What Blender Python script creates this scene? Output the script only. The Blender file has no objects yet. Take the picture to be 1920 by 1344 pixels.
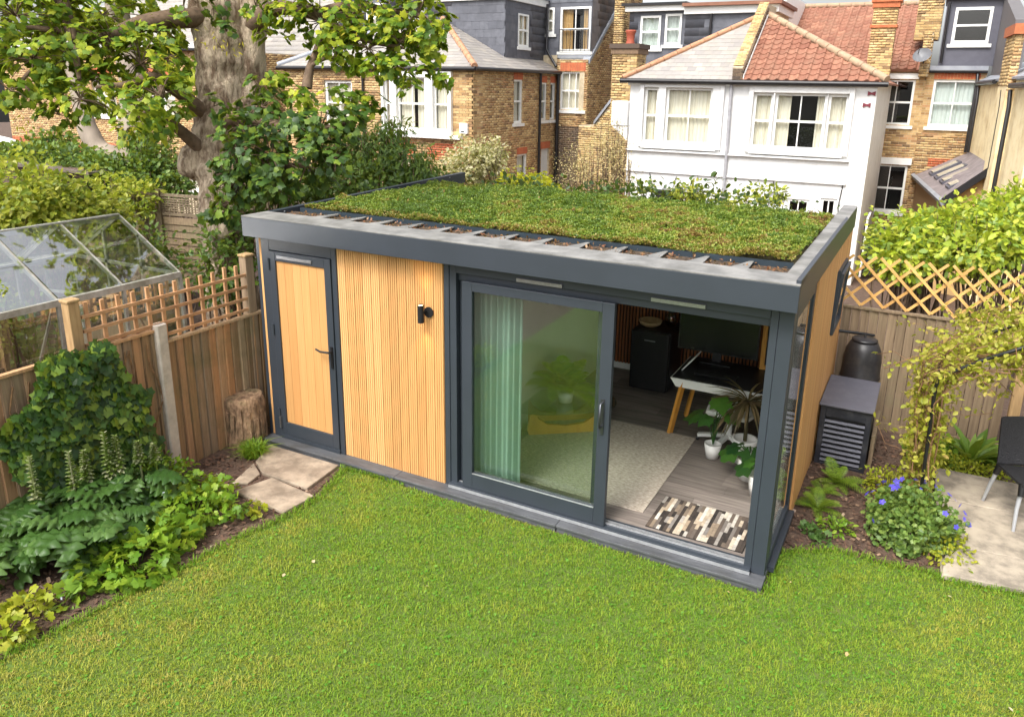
import bpy, bmesh, math, random
import numpy as np
from mathutils import Vector, Matrix, noise
random.seed(7)
rng = np.random.default_rng(7)
R = math.radians
scene = bpy.context.scene
COL = scene.collection

# ------------------------------------------------------------------ camera, world, sun, exposure
cam_d = bpy.data.cameras.new('camera')
cam = bpy.data.objects.new('camera', cam_d)
COL.objects.link(cam)
CAM = Vector((6.0115, -5.6508, 3.7960))
FWD = Vector((-.446336, .851727, -.274491)); RT = Vector((.883418, .468293, .016601)); UP = Vector((-.142682, .235081, .961446))
cam.matrix_world = Matrix(((RT.x, UP.x, -FWD.x, CAM.x), (RT.y, UP.y, -FWD.y, CAM.y), (RT.z, UP.z, -FWD.z, CAM.z), (0, 0, 0, 1)))
cam_d.sensor_fit = 'HORIZONTAL'; cam_d.sensor_width = 36
cam_d.lens = 1439.945 / 1920 * 36
cam_d.shift_x = -15.93 / 1920
cam_d.shift_y = -97.61 / 1920
cam_d.clip_start = .05; cam_d.clip_end = 600
scene.camera = cam

SUN_EL, SUN_AZ = R(54), R(192)          # azimuth measured from +Y (north) clockwise
world = bpy.data.worlds.new('World'); scene.world = world; world.use_nodes = True
wn = world.node_tree
sky = wn.nodes.new('ShaderNodeTexSky'); sky.sky_type = 'NISHITA'; sky.sun_disc = False
sky.sun_elevation = SUN_EL; sky.sun_rotation = SUN_AZ
sky.air_density = 1.0; sky.dust_density = 5.0; sky.ozone_density = 1.0
bg = wn.nodes['Background']; bg.inputs['Strength'].default_value = .15
# thin bright cloud: the sky colour is drawn towards its own grey, in broken patches
hsv = wn.nodes.new('ShaderNodeHueSaturation'); hsv.inputs['Saturation'].default_value = .28
tc = wn.nodes.new('ShaderNodeTexCoord'); nz = wn.nodes.new('ShaderNodeTexNoise')
nz.inputs['Scale'].default_value = 2.6; nz.inputs['Detail'].default_value = 6
rmp = wn.nodes.new('ShaderNodeMapRange'); rmp.inputs[1].default_value = .42; rmp.inputs[2].default_value = .62
rmp.inputs[3].default_value = .95; rmp.inputs[4].default_value = 1.5
mul = wn.nodes.new('ShaderNodeVectorMath'); mul.operation = 'SCALE'
wn.links.new(tc.outputs['Generated'], nz.inputs['Vector']); wn.links.new(nz.outputs[0], rmp.inputs[0])
wn.links.new(sky.outputs[0], hsv.inputs['Color']); wn.links.new(hsv.outputs[0], mul.inputs[0]); wn.links.new(rmp.outputs[0], mul.inputs['Scale'])
wn.links.new(mul.outputs[0], bg.inputs['Color'])
sun_d = bpy.data.lights.new('sun', 'SUN'); sun_d.energy = 1.25; sun_d.angle = R(18); sun_d.color = (1, .96, .9)
sun = bpy.data.objects.new('sun', sun_d); COL.objects.link(sun); sun.location = (8, -12, 14)
sd = Vector((math.sin(SUN_AZ) * math.cos(SUN_EL), math.cos(SUN_AZ) * math.cos(SUN_EL), math.sin(SUN_EL)))
sun.rotation_euler = sd.to_track_quat('Z', 'Y').to_euler()
scene.view_settings.view_transform = 'Standard'; scene.view_settings.look = 'None'
scene.view_settings.gamma = 1; scene.view_settings.use_curve_mapping = False
scene.view_settings.exposure = .98
scene.cycles.max_bounces = 8; scene.cycles.transparent_max_bounces = 16; scene.cycles.use_denoising = True
scene.cycles.caustics_reflective = False; scene.cycles.caustics_refractive = False
scene.cycles.sample_clamp_indirect = 6

# ------------------------------------------------------------------ materials
def s(r, g, b):
    f = lambda c: (c / 12.92 if c <= .04045 else ((c + .055) / 1.055) ** 2.4)
    return (f(r / 255), f(g / 255), f(b / 255), 1)

class Nt:
    def __init__(self, name):
        self.m = bpy.data.materials.new(name); self.m.use_nodes = True
        self.t = self.m.node_tree; self.b = self.t.nodes['Principled BSDF']; self.out = self.t.nodes['Material Output']
    def n(self, kind, **kw):
        x = self.t.nodes.new('ShaderNode' + kind)
        for k, v in kw.items(): setattr(x, k, v)
        return x
    def l(self, a, b): self.t.links.new(a, b)
    def noise(self, scale, detail=4, sc=(1, 1, 1), rough=.6):
        g = self.n('NewGeometry'); mp = self.n('Mapping'); mp.inputs['Scale'].default_value = sc
        t = self.n('TexNoise'); t.inputs['Scale'].default_value = scale; t.inputs['Detail'].default_value = detail; t.inputs['Roughness'].default_value = rough
        self.l(g.outputs['Position'], mp.inputs['Vector']); self.l(mp.outputs[0], t.inputs['Vector'])
        return t.outputs[0]
    def ramp(self, fac, stops, const=False):
        r = self.n('ValToRGB'); e = r.color_ramp.elements
        if const: r.color_ramp.interpolation = 'CONSTANT'
        while len(e) < len(stops): e.new(.5)
        for i, (p, c) in enumerate(stops): e[i].position = p; e[i].color = c
        self.l(fac, r.inputs[0]); return r.outputs[0]
    def rnd(self, objr=True):
        a = self.n('Attribute', attribute_name='rnd')
        if not objr: return a.outputs['Fac']
        o = self.n('ObjectInfo'); ad = self.n('Math', operation='ADD'); fr = self.n('Math', operation='FRACT')
        self.l(a.outputs['Fac'], ad.inputs[0]); self.l(o.outputs['Random'], ad.inputs[1]); self.l(ad.outputs[0], fr.inputs[0])
        return fr.outputs[0]
    def mix(self, fac, a, b, mode='MIX'):
        x = self.n('Mix', data_type='RGBA', blend_type=mode)
        if isinstance(fac, (int, float)): x.inputs[0].default_value = fac
        else: self.l(fac, x.inputs[0])
        for v, i in ((a, 6), (b, 7)):
            if isinstance(v, tuple): x.inputs[i].default_value = v
            else: self.l(v, x.inputs[i])
        return x.outputs[2]
    def rng(self, v, a, b, c, d):
        x = self.n('MapRange')
        for i, q in enumerate((a, b, c, d)): x.inputs[i + 1].default_value = q
        self.l(v, x.inputs[0]); return x.outputs[0]
    def bump(self, h, strength, dist=.01):
        x = self.n('Bump'); x.inputs['Strength'].default_value = strength; x.inputs['Distance'].default_value = dist
        self.l(h, x.inputs['Height']); self.l(x.outputs[0], self.b.inputs['Normal'])

def mat(name, c1, c2=None, rough=.6, scale=8, sc=(1, 1, 1), detail=5, var=0, bump=0, bdist=.01, metal=0, spec=.5, ramp=None, dirt=None, dscale=1.5, bscale=None, con=.2):
    """noise-mottled surface; var = brightness spread from piece to piece; ramp = piece colours; dirt = second, larger stain colour"""
    k = Nt(name); c2 = c2 or tuple(v * .75 for v in c1[:3]) + (1,)
    f = k.noise(scale, detail, sc)
    if ramp:
        base = k.ramp(k.rnd(), ramp); col = k.mix(k.rng(f, .3, .7, 0, .5), base, c2)
    else: col = k.mix(k.rng(f, .5 - con, .5 + con, 0, 1), c1, c2)
    if var:
        h = k.n('HueSaturation'); k.l(k.rng(k.rnd(), 0, 1, 1 - var, 1 + var), h.inputs['Value']); k.l(col, h.inputs['Color']); col = h.outputs[0]
    if dirt:
        d = k.noise(dscale, 6, (1, 1, 1), .7); col = k.mix(k.rng(d, .48, .72, 0, .7), col, dirt)
    k.l(col, k.b.inputs['Base Color'])
    k.b.inputs['Roughness'].default_value = rough; k.b.inputs['Metallic'].default_value = metal; k.b.inputs['Specular IOR Level'].default_value = spec
    if bump: k.bump(f if not bscale else k.noise(bscale, 6, sc), bump, bdist)
    return k.m

def leafmat(name, stops, transl=.35, rough=.45, spec=.4, back=(190, 200, 60), objr=True):
    k = Nt(name)
    col = k.ramp(k.rnd(objr), [(i / max(1, len(stops) - 1), c) for i, c in enumerate(stops)])
    f = k.noise(30, 3); col = k.mix(k.rng(f, .3, .7, 0, .35), col, tuple(v * .55 for v in stops[0][:3]) + (1,))
    k.l(col, k.b.inputs['Base Color']); k.b.inputs['Roughness'].default_value = rough; k.b.inputs['Specular IOR Level'].default_value = spec
    t = k.n('BsdfTranslucent'); k.l(k.mix(.5, col, s(*back)), t.inputs['Color'])
    m = k.n('MixShader'); m.inputs[0].default_value = transl
    k.l(k.b.outputs[0], m.inputs[1]); k.l(t.outputs[0], m.inputs[2]); k.l(m.outputs[0], k.out.inputs[0])
    return k.m

def glassmat(name, tint, refl=1.0, base=.04, rough=0.0):
    k = Nt(name); tr = k.n('BsdfTransparent'); tr.inputs[0].default_value = tint
    gl = k.n('BsdfGlossy'); gl.inputs['Roughness'].default_value = rough; gl.inputs['Color'].default_value = (refl, refl, refl, 1)
    fr = k.n('LayerWeight'); fr.inputs['Blend'].default_value = .5
    pw = k.n('Math', operation='POWER'); pw.inputs[1].default_value = 3.2; k.l(fr.outputs['Facing'], pw.inputs[0])
    m = k.n('MixShader'); k.l(k.rng(pw.outputs[0], 0, 1, base, .95), m.inputs[0])
    k.l(tr.outputs[0], m.inputs[1]); k.l(gl.outputs[0], m.inputs[2]); k.l(m.outputs[0], k.out.inputs[0])
    return k.m

def emit(name, c, st):
    k = Nt(name); k.b.inputs['Base Color'].default_value = c; k.b.inputs['Emission Color'].default_value = c; k.b.inputs['Emission Strength'].default_value = st
    return k.m

# ------------------------------------------------------------------ mesh helpers
WL = {}
class Frame:
    """wall or roof frame: o + u*a + n*b + w*c"""
    def __init__(self, o, u, n, w=(0, 0, 1)):
        self.o, self.u, self.n, self.w = Vector(o), Vector(u).normalized(), Vector(n).normalized(), Vector(w).normalized()
    def __call__(self, a, b, c): return self.o + self.u * a + self.n * b + self.w * c
    def mat(self, a, b, c, sx=1, sy=1, sz=1, tilt=0):
        p = self(a, b, c); u, n, w = self.u, self.n, self.w
        if tilt: n, w = n * math.cos(tilt) - w * math.sin(tilt), w * math.cos(tilt) + n * math.sin(tilt)
        return np.array([[u.x * sx, n.x * sy, w.x * sz, p.x], [u.y * sx, n.y * sy, w.y * sz, p.y], [u.z * sx, n.z * sy, w.z * sz, p.z], [0, 0, 0, 1]])
WORLD = Frame((0, 0, 0), (1, 0, 0), (0, 1, 0))
def XF(y, x0=0): return Frame((x0, y, 0), (1, 0, 0), (0, -1, 0))          # wall facing -Y, a = x, b = outwards
def YF(x, y0=0): return Frame((x, y0, 0), (0, 1, 0), (1, 0, 0))           # wall facing +X, a = y, b = outwards

class MB:
    def __init__(self): self.v, self.f, self.r, self.sm = [], [], [], []
    def add(self, vs, fs, r=None, smooth=False):
        k = len(self.v); r = random.random() if r is None else r
        self.v += [tuple(p) for p in vs]; self.f += [tuple(i + k for i in f) for f in fs]; self.r += [r] * len(fs); self.sm += [smooth] * len(fs)
        return self
    def box(self, a0, a1, b0, b1, c0, c1, fr=WORLD, r=None):
        P = [fr(a, b, c) for c in (c0, c1) for b in (b0, b1) for a in (a0, a1)]
        return self.add(P, [(0, 2, 3, 1), (4, 5, 7, 6), (0, 1, 5, 4), (2, 6, 7, 3), (0, 4, 6, 2), (1, 3, 7, 5)], r)
    def bar(self, p, q, w, h=None, up=(0, 0, 1), r=None):
        p, q = Vector(p), Vector(q); h = h or w; d = (q - p).normalized(); sd_ = d.cross(Vector(up))
        if sd_.length < 1e-4: sd_ = d.cross(Vector((1, 0, 0)))
        sd_.normalize(); u = sd_.cross(d)
        P = [e + sd_ * x * w / 2 + u * y * h / 2 for e in (p, q) for y in (-1, 1) for x in (-1, 1)]
        return self.add(P, [(0, 1, 3, 2), (4, 6, 7, 5), (0, 4, 5, 1), (2, 3, 7, 6), (0, 2, 6, 4), (1, 5, 7, 3)], r)
    def tube(self, pts, rad, n=8, r=None, jit=0, caps=True):
        pts = [Vector(p) for p in pts]; rad = rad if hasattr(rad, '__len__') else [rad] * len(pts)
        vs = []; pu = None
        for i, p in enumerate(pts):
            d = (pts[min(i + 1, len(pts) - 1)] - pts[max(i - 1, 0)]).normalized()
            if pu is None: pu = d.orthogonal().normalized()
            pu = (pu - d * pu.dot(d)).normalized(); pv = d.cross(pu)
            for k in range(n):
                a = 2 * math.pi * k / n; q = pu * math.cos(a) + pv * math.sin(a)
                rr = rad[i]
                if jit: rr *= 1 + jit * (noise.noise((p + q * rr) * 5.0) + .6 * noise.noise((p + q * rr) * 13.0) + .5 * noise.noise((p + q * rr) * 2.2))
                vs.append(p + q * rr)
        fs = [(i * n + k, i * n + (k + 1) % n, (i + 1) * n + (k + 1) % n, (i + 1) * n + k) for i in range(len(pts) - 1) for k in range(n)]
        self.add(vs, fs, r, True)
        if caps: self.add([vs[k] for k in range(n)][::-1], [tuple(range(n))], r); self.add(vs[-n:], [tuple(range(n))], r)
        return self
    def lathe(self, prof, c, n=24, r=None):
        vs = [(c[0] + q * math.cos(2 * math.pi * k / n), c[1] + q * math.sin(2 * math.pi * k / n), c[2] + z) for q, z in prof for k in range(n)]
        fs = [(i * n + k, i * n + (k + 1) % n, (i + 1) * n + (k + 1) % n, (i + 1) * n + k) for i in range(len(prof) - 1) for k in range(n)]
        return self.add(vs, fs, r, True)
    def prism(self, poly, vec, r=None):
        n = len(poly); v = Vector(vec); P = [Vector(p) for p in poly]
        return self.add(P + [p + v for p in P], [tuple(range(n))[::-1], tuple(range(n, 2 * n))] + [(i, (i + 1) % n, n + (i + 1) % n, n + i) for i in range(n)], r)
    def quad(self, *ps, r=None): return self.add(ps, [tuple(range(len(ps)))], r)
    def build(self, name, m, parent=None, **kw):
        V = np.array(self.v, np.float32)
        return raw(name, V, self.f, m, parent, self.r, self.sm if any(self.sm) else None, **kw)

def props(o, label=None, cat=None, group=None, kind=None):
    for k, v in (('label', label), ('category', cat), ('group', group), ('kind', kind)):
        if v: o[k] = v
    return o
def link(o, wl, parent):
    COL.objects.link(o); WL[o.name] = np.array(wl, float)
    if parent is not None:
        o.parent = parent; o.location = Vector(wl) - Vector(WL[parent.name])
    else: o.location = wl
    return o
def raw(name, V, F, m, parent=None, rnd=None, smooth=None, label=None, cat=None, group=None, kind=None, bevel=0):
    lo, hi = V.min(0), V.max(0); c = np.array([(lo[0] + hi[0]) / 2, (lo[1] + hi[1]) / 2, lo[2]], np.float32)
    me = bpy.data.meshes.new(name); V = V - c
    if isinstance(F, np.ndarray):
        n, k = F.shape; me.vertices.add(len(V)); me.vertices.foreach_set('co', V.astype(np.float32).ravel())
        me.loops.add(n * k); me.loops.foreach_set('vertex_index', F.astype(np.int32).ravel())
        me.polygons.add(n); me.polygons.foreach_set('loop_start', np.arange(0, n * k, k, dtype=np.int32)); me.update(calc_edges=True)
    else: me.from_pydata(V.tolist(), [], F)
    if rnd is not None: me.attributes.new('rnd', 'FLOAT', 'FACE').data.foreach_set('value', np.asarray(rnd, np.float32))
    if smooth is True: me.polygons.foreach_set('use_smooth', np.ones(len(me.polygons), bool))
    elif smooth is not None: me.polygons.foreach_set('use_smooth', np.asarray(smooth, bool))
    me.materials.append(m)
    o = bpy.data.objects.new(name, me); link(o, c, parent)
    if bevel:
        b = o.modifiers.new('bevel', 'BEVEL'); b.width = bevel; b.segments = 2; b.limit_method = 'ANGLE'
    return props(o, label, cat, group, kind)
def thing(name, label, cat, loc, group=None):
    o = bpy.data.objects.new(name, None); o.empty_display_size = .2
    link(o, loc, None); return props(o, label, cat, group)

def pieces(name, tv, tf, Ms, parent, m, limit=300, stuff=None, rnd=None, smooth=False, skip_far=None):
    """many alike pieces: those nearest the camera are objects that share one mesh, the rest one joined part"""
    Ms = np.asarray(Ms); tv = np.asarray(tv, np.float32)
    if not len(Ms): return
    P = Ms[:, :3, 3] - np.array(CAM); d = np.linalg.norm(P, axis=1)
    z = P @ np.array(FWD); u = (P @ np.array(RT)) / np.maximum(z, .01) * 1440 + 976; v = 574 - (P @ np.array(UP)) / np.maximum(z, .01) * 1440
    d = d + np.where((u > -20) & (u < 1940) & (v > -20) & (v < 1364) & (z > 0), 0, 500)
    order = np.argsort(d); near, far = order[:limit], order[limit:]
    if len(near):
        me = bpy.data.meshes.new(name); me.from_pydata(tv.tolist(), [], [tuple(map(int, f)) for f in tf]); me.materials.append(m)
        if smooth: me.polygons.foreach_set('use_smooth', np.ones(len(me.polygons), bool))
        pl = WL[parent.name]
        for i in near:
            o = bpy.data.objects.new(name, me); COL.objects.link(o); o.parent = parent
            A = Ms[i].copy(); WL[o.name] = A[:3, 3].copy(); A[:3, 3] -= pl; o.matrix_basis = Matrix(A.tolist())
    if len(far):
        B = Ms[far]; V = np.einsum('nij,kj->nki', B[:, :3, :3], tv) + B[:, None, :3, 3]
        k = len(tv); q = max(len(f) for f in tf)
        r = rng.random(len(far)) if rnd is None else rnd[far]
        if all(len(f) == q for f in tf):
            F = (np.asarray(tf)[None] + (np.arange(len(far)) * k)[:, None, None]).reshape(-1, q)
        else: F = [tuple(j + i * k for j in f) for i in range(len(far)) for f in tf]
        raw(stuff or name, V.reshape(-1, 3), F, m, parent, np.repeat(r, len(tf)), True if smooth else None, kind='stuff')

# ------------------------------------------------------------------ leaf shapes (unit length along +Y, face up +Z)
def lobed(n, lobes, depth, w, fold=.12):
    """outline with rounded lobes, fanned from the leaf base rib; returns verts, tris"""
    vs = [(0, .45, 0)]
    for i in range(n + 1):
        t = i / n; a = -math.pi * .93 + 2 * math.pi * .93 * t
        q = 1 - depth * (.5 - .5 * math.cos(lobes * 2 * math.pi * t)) if True else 1
        x = math.sin(a) * q * w; y = .45 + math.cos(a) * q * .55
        vs.append((x, y, -fold * abs(x) * 1.2 - .12 * (y - .3) ** 2))
    return vs, [(0, i + 2, i + 1) for i in range(n)]
def maple():
    tip = [(0, .02), (.16, .0), (.34, -.04), (.36, .12), (.52, .24), (.45, .4), (.52, .62), (.33, .6), (.2, .74), (0, 1.0)]
    R_ = [(x, y) for x, y in tip]; L_ = [(-x, y) for x, y in tip[1:-1]][::-1]
    o = R_ + L_; vs = [(0, .3, .03)] + [(x, y, -.25 * x * x - .16 * max(0, y - .3) ** 2) for x, y in o]
    n = len(o); return vs, [(0, i + 1, (i + 1) % n + 1) for i in range(n)]
def lance(w=.28, curl=.2, n=4):
    vs = []; fs = []
    for i in range(n + 1):
        t = i / n; h = w * math.sin(math.pi * min(1, .06 + t * .94)) ** .8 * (1 if i < n else .05) * .5; z = -curl * t * t
        vs += [(-h, t, z + h * .35), (0, t, z), (h, t, z + h * .35)]
    for i in range(n):
        a = i * 3; fs += [(a, a + 1, a + 4, a + 3), (a + 1, a + 2, a + 5, a + 4)]
    return vs, fs
def oval(w=.6):
    return [(0, 0, 0), (w / 2, .35, .06), (w * .42, .72, .04), (0, 1, -.06), (-w * .42, .72, .04), (-w / 2, .35, .06)], [(0, 1, 2, 3), (0, 3, 4, 5)]
def sprig():
    """five tiny leaves round a stem tip"""
    vs, fs = [], []
    for k in range(3):
        a = k * 2.094; c, q = math.cos(a), math.sin(a); b = len(vs)
        for x, y, z in ((0, 0, 0), (.4, .45, .35), (0, .8, .75), (-.4, .45, .35)): vs.append((c * x - q * y, q * x + c * y, z))
        fs.append((b, b + 1, b + 2, b + 3))
    return vs, fs
MAPLE, LANCE, OVAL, SPRIG = maple(), lance(), oval(), sprig()
ROUND = lobed(14, 5, .35, .62); IVY = lobed(10, 5, .3, .55)

def orient(P, D, N, S):
    """(n,4,4) matrices: leaf length along D, face along N, size S"""
    D = D / np.linalg.norm(D, axis=1, keepdims=True)
    X = np.cross(D, N); X /= np.maximum(np.linalg.norm(X, axis=1, keepdims=True), 1e-6); Z = np.cross(X, D)
    M = np.zeros((len(P), 4, 4)); S = np.asarray(S)[:, None] if np.ndim(S) else S
    M[:, :3, 0] = X * S; M[:, :3, 1] = D * S; M[:, :3, 2] = Z * S; M[:, :3, 3] = P; M[:, 3, 3] = 1
    return M
def unit(n):
    v = rng.normal(size=(n, 3)); return v / np.linalg.norm(v, axis=1, keepdims=True)
def lump(P, f, seed=0):
    """smooth pseudo noise in -1..1 for arrays of points"""
    a = np.zeros(len(P)); g = np.random.default_rng(seed)
    W = P + .45 / f * np.sin(P[:, [1, 2, 0]] * f * 1.7 + g.random(3) * 6.28) + .2 / f * np.sin(P[:, [2, 0, 1]] * f * 3.9 + g.random(3) * 6.28)
    for i in range(11):
        k = g.normal(size=3); k[:2] += .2 * np.sign(k[:2]); k *= f * (.6 + .22 * i) / 1.2; a += np.sin(W @ k + g.random() * 6.28) / (1 + .12 * i)
    return a / 3.0
def cloud(c, rad, n, size, droop=.5, seed=1, shell=.55, lumpf=2.2, lumpa=.34):
    """leaves spread through a lumpy ellipsoid, facing outwards and up"""
    c, rad = np.array(c, float), np.array(rad, float)
    U = unit(n); t = shell + (1 - shell) * rng.random(n) ** .6
    q = 1 + lumpa * lump(U * 1.0, lumpf, seed)
    P = c + U * rad * (t * q)[:, None]
    N = U * .7 + unit(n) * .55 + np.array([0, 0, .6]); D = U * .8 + unit(n) * .7 + np.array([0, 0, -droop])
    return orient(P, D, N, size * (.65 + .6 * rng.random(n)))
def rosettes(c, rad, n, size, seed=1, per=7):
    """sprays of leaves radiating from twig tips"""
    k = max(1, n // per); c, rad = np.array(c, float), np.array(rad, float)
    U = unit(k); T = c + U * rad * (.35 + .65 * rng.random(k) ** .5)[:, None] * (1 + .25 * lump(U, 2.5, seed))[:, None]
    ax = U * .6 + np.array([0, 0, .35]) + unit(k) * .3; ax /= np.linalg.norm(ax, axis=1, keepdims=True)
    Ms = []
    for j in range(per):
        W = unit(k); W = W - ax * (W * ax).sum(1, keepdims=True); W /= np.linalg.norm(W, axis=1, keepdims=True)
        D = W * .9 + ax * (.15 + .3 * rng.random((k, 1))) + np.array([0, 0, -.45]); N = ax + unit(k) * .35 + np.array([0, 0, .35])
        Ms.append(orient(T + W * size * .3, D, N, size * (.6 + .6 * rng.random(k))))
    return np.concatenate(Ms), T
# ------------------------------------------------------------------ palette
ANTH = mat('anthracite_metal', s(52, 58, 66), s(48, 54, 61), .42, 3, var=.04, spec=.5)
ANTH_TOP = mat('weathered_grey_membrane', s(140, 138, 134), s(106, 105, 102), .6, 4, dirt=s(88, 86, 78), dscale=2.5, con=.12)
DECK = mat('grey_composite_deck', s(92, 94, 97), s(66, 68, 72), .6, 6, (1, 6, 6), var=.1, dirt=s(60, 58, 54), dscale=3, bump=.15)
CLAD = mat('golden_wood_cladding', s(208, 152, 88), s(168, 108, 54), .62, 5, (26, 26, .3), detail=7, var=.075, bump=.3, bdist=.004, con=.13,
           ramp=[(0, s(204, 156, 98)), (.35, s(214, 166, 106)), (.65, s(196, 146, 90)), (1, s(220, 174, 116))])
CLAD_SIDE = CLAD
BLACK = mat('black_plastic', s(26, 26, 28), s(20, 20, 22), .4, 20)
MATBLACK = mat('black_felt', s(20, 19, 19), s(14, 14, 14), .9, 20)
DARKBIN = mat('dark_bin_plastic', s(36, 35, 37), s(28, 27, 30), .42, 6, spec=.5, dirt=s(70, 66, 60), dscale=6)
WHITE = mat('white_paint', s(236, 236, 232), s(224, 224, 220), .45, 6)
STEEL = mat('brushed_steel', s(170, 172, 176), s(150, 152, 156), .35, 40, metal=.9)
ALU = mat('pale_aluminium', s(196, 198, 200), s(170, 172, 174), .38, 20, metal=.6)
SLATW = mat('dark_oak_slat', s(164, 102, 60), s(126, 74, 40), .55, 5, (12, 12, .5), var=.2)
FLOORW = mat('grey_oak_floor', s(140, 130, 122), s(94, 86, 80), .5, 3, (.7, 14, 1), detail=7, var=.2, spec=.35)
OAK = mat('honey_plywood', s(214, 156, 70), s(192, 130, 50), .5, 4, (3, 3, 1))
RUG = mat('woven_rug', s(196, 184, 168), s(142, 130, 116), .95, 26, (1, 2.2, 1), detail=3, bump=.6, bdist=.01)
PLASTER = mat('grey_plaster', s(228, 226, 222), s(218, 216, 212), .8, 3)
TEAL = mat('pale_blind_fabric', s(176, 196, 190), s(156, 178, 172), .85, 4, (10, 10, .2))
GLASS = glassmat('door_glass', s(246, 250, 247), 1, .065)
WGLASS = glassmat('house_window_glass', s(240, 244, 244), 1, .08)
GHGLASS = glassmat('greenhouse_glass', s(236, 242, 238), 1, .38, .03)
TABLEGLASS = glassmat('table_glass', s(222, 236, 226), 1, .05)
POT = mat('white_ceramic', s(232, 230, 226), s(214, 212, 206), .35, 5)
SEDUM = leafmat('sedum_leaf', [s(76, 104, 32), s(100, 128, 40), s(132, 150, 50), s(110, 126, 42), s(164, 168, 72), s(142, 120, 60), s(128, 84, 50)], .2, .5, objr=False)
SEDUMB = mat('sedum_substrate', s(84, 76, 42), s(56, 48, 28), .95, 30)
LITTER = mat('leaf_litter', s(92, 74, 56), s(52, 42, 34), .95, 22, detail=8, bump=.5, bdist=.02)
FERN = leafmat('fern_frond', [s(94, 128, 34), s(124, 158, 46), s(150, 174, 60)], .35)
MONST = leafmat('monstera_leaf', [s(34, 70, 34), s(52, 94, 42), s(70, 112, 40)], .2, .3)
SPIKY = leafmat('dracaena_leaf', [s(70, 66, 44), s(112, 96, 70), s(140, 118, 90)], .2)
LAMPGLOW = emit('warm_lamp_lens', s(255, 210, 130), 6)

# ================================================================== GARDEN OFFICE
off = thing('garden_office', 'flat roofed garden office with golden timber cladding, anthracite frames and a planted green roof', 'garden office', (2.65, 1.9, 0))
F0 = XF(0); FR = YF(5.3)
# plinth and deck
for i, (a, b) in enumerate(((-.02, 1.75), (1.753, 3.52), (3.523, 5.31))):
    MB().box(a, b, -.163, -.0, .043, .068).build('deck_board', DECK, off, bevel=.005)
    MB().box(a + .005, b - .005, -.148, -.12, -.08, .041).build('plinth_board', DECK, off)
MB().box(5.275, 5.303, -.115, 3.9, -.14, .06).build('side_plinth', DECK, off)
# shell
sh = MB()
sh.box(0.0, .1, 0.03, 3.93, -.2, 2.29); sh.box(0.0, 5.27, 3.83, 3.93, -.2, 2.29); sh.box(.1, 2.27, .03, .1, .0, 2.29)
sh.box(5.17, 5.27, 1.12, 2.76, -.15, 2.29); sh.box(5.17, 5.27, 3.5, 3.83, -.15, 2.29); sh.box(5.17, 5.27, 2.76, 3.5, -.15, 1.32); sh.box(5.17, 5.27, 2.76, 3.5, 2.02, 2.29)
sh.box(2.27, 2.35, .1, 3.83, 0, 2.29); sh.box(.1, 5.27, .03, 3.83, -.1, .055)
sh.build('wall', PLASTER, off)
MB().box(0.0, 5.27, 0.0, 3.93, 2.292, 2.40).build('ceiling', WHITE, off)
MB().box(-.005, .03, -.012, .02, .07, 2.295).build('edge_board', CLAD, off)
MB().box(-.05, -.008, -.01, .06, -.05, 2.295).build('corner_trim', ANTH, off)
# cladding, board by board
MB().box(1.034, 2.272, .0005, .012, .07, 2.295).build('dark_groove_sheet', MATBLACK, off)  # black sheet added so the gaps between boards read as shaded grooves
def clad(fr, a, n, pitch, c0, c1, cut=None):
    for i in range(n):
        x0 = a + i * pitch
        c0_, c1_ = c0, c1
        segs = [(c0, c1)] if not cut or x0 + pitch < cut[0] or x0 > cut[1] else [(c0, cut[2]), (cut[3], c1)]
        for q0, q1 in segs:
            m = MB(); w = pitch - .005
            
            for k_ in range(4): m.box(x0 + w * k_ / 4, x0 + w * (k_ + .8) / 4, 0, .02, q0, q1, fr, .5); m.box(x0 + w * (k_ + .8) / 4, x0 + w * (k_ + 1) / 4, 0, .011, q0, q1, fr, .5)
            m.build('cladding_board', CLAD, off)
clad(F0, 1.037, 12, .1026, .07, 2.295)
clad(FR, 1.13, 27, .1035, -.05, 2.32, (2.76, 3.5, 1.32, 2.02))
MB().box(5.3, 5.318, 3.925, 3.95, -.1, 2.3).build('edge_board', CLAD, off)
# store door
df = MB()
df.box(.045, .155, -.035, .03, .07, 2.29); df.box(.975, 1.034, -.035, .03, .07, 2.29); df.box(.155, .975, -.035, .03, 2.155, 2.29); df.box(.155, .975, -.05, .02, .07, .115)
df.build('door_frame', ANTH, off, bevel=.004)
dl = MB()
dl.box(.16, .242, -.05, .01, .12, 2.15); dl.box(.89, .97, -.05, .01, .12, 2.15); dl.box(.242, .89, -.05, .01, 2.052, 2.15); dl.box(.242, .89, -.05, .01, .12, .265)
door = dl.build('store_door', ANTH, off, bevel=.004)
for i in range(6):
    MB().box(.2425 + i * .1079, .2425 + i * .1079 + .1052, -.032, -.008, .266, 2.051).build('door_board', CLAD, door)
MB().box(.28, .74, -.062, -.05, 2.082, 2.112).build('vent', STEEL, door)
hd = MB().box(.925, .955, -.062, -.05, 1.02, 1.25); hd.tube([(.94, -.06, 1.2), (.94, -.1, 1.2), (.9, -.108, 1.2), (.83, -.106, 1.195), (.77, -.1, 1.21)], .011, 8)
hd.build('handle', BLACK, door)
for z in (.3, 1.25, 1.95): MB().tube([(.158, -.058, z), (.158, -.058, z + .12)], .014, 8).build('hinge', ANTH, door)
MB().box(.165, .185, -.075, -.052, .2, .33).build('door_stop', STEEL, door)
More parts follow.
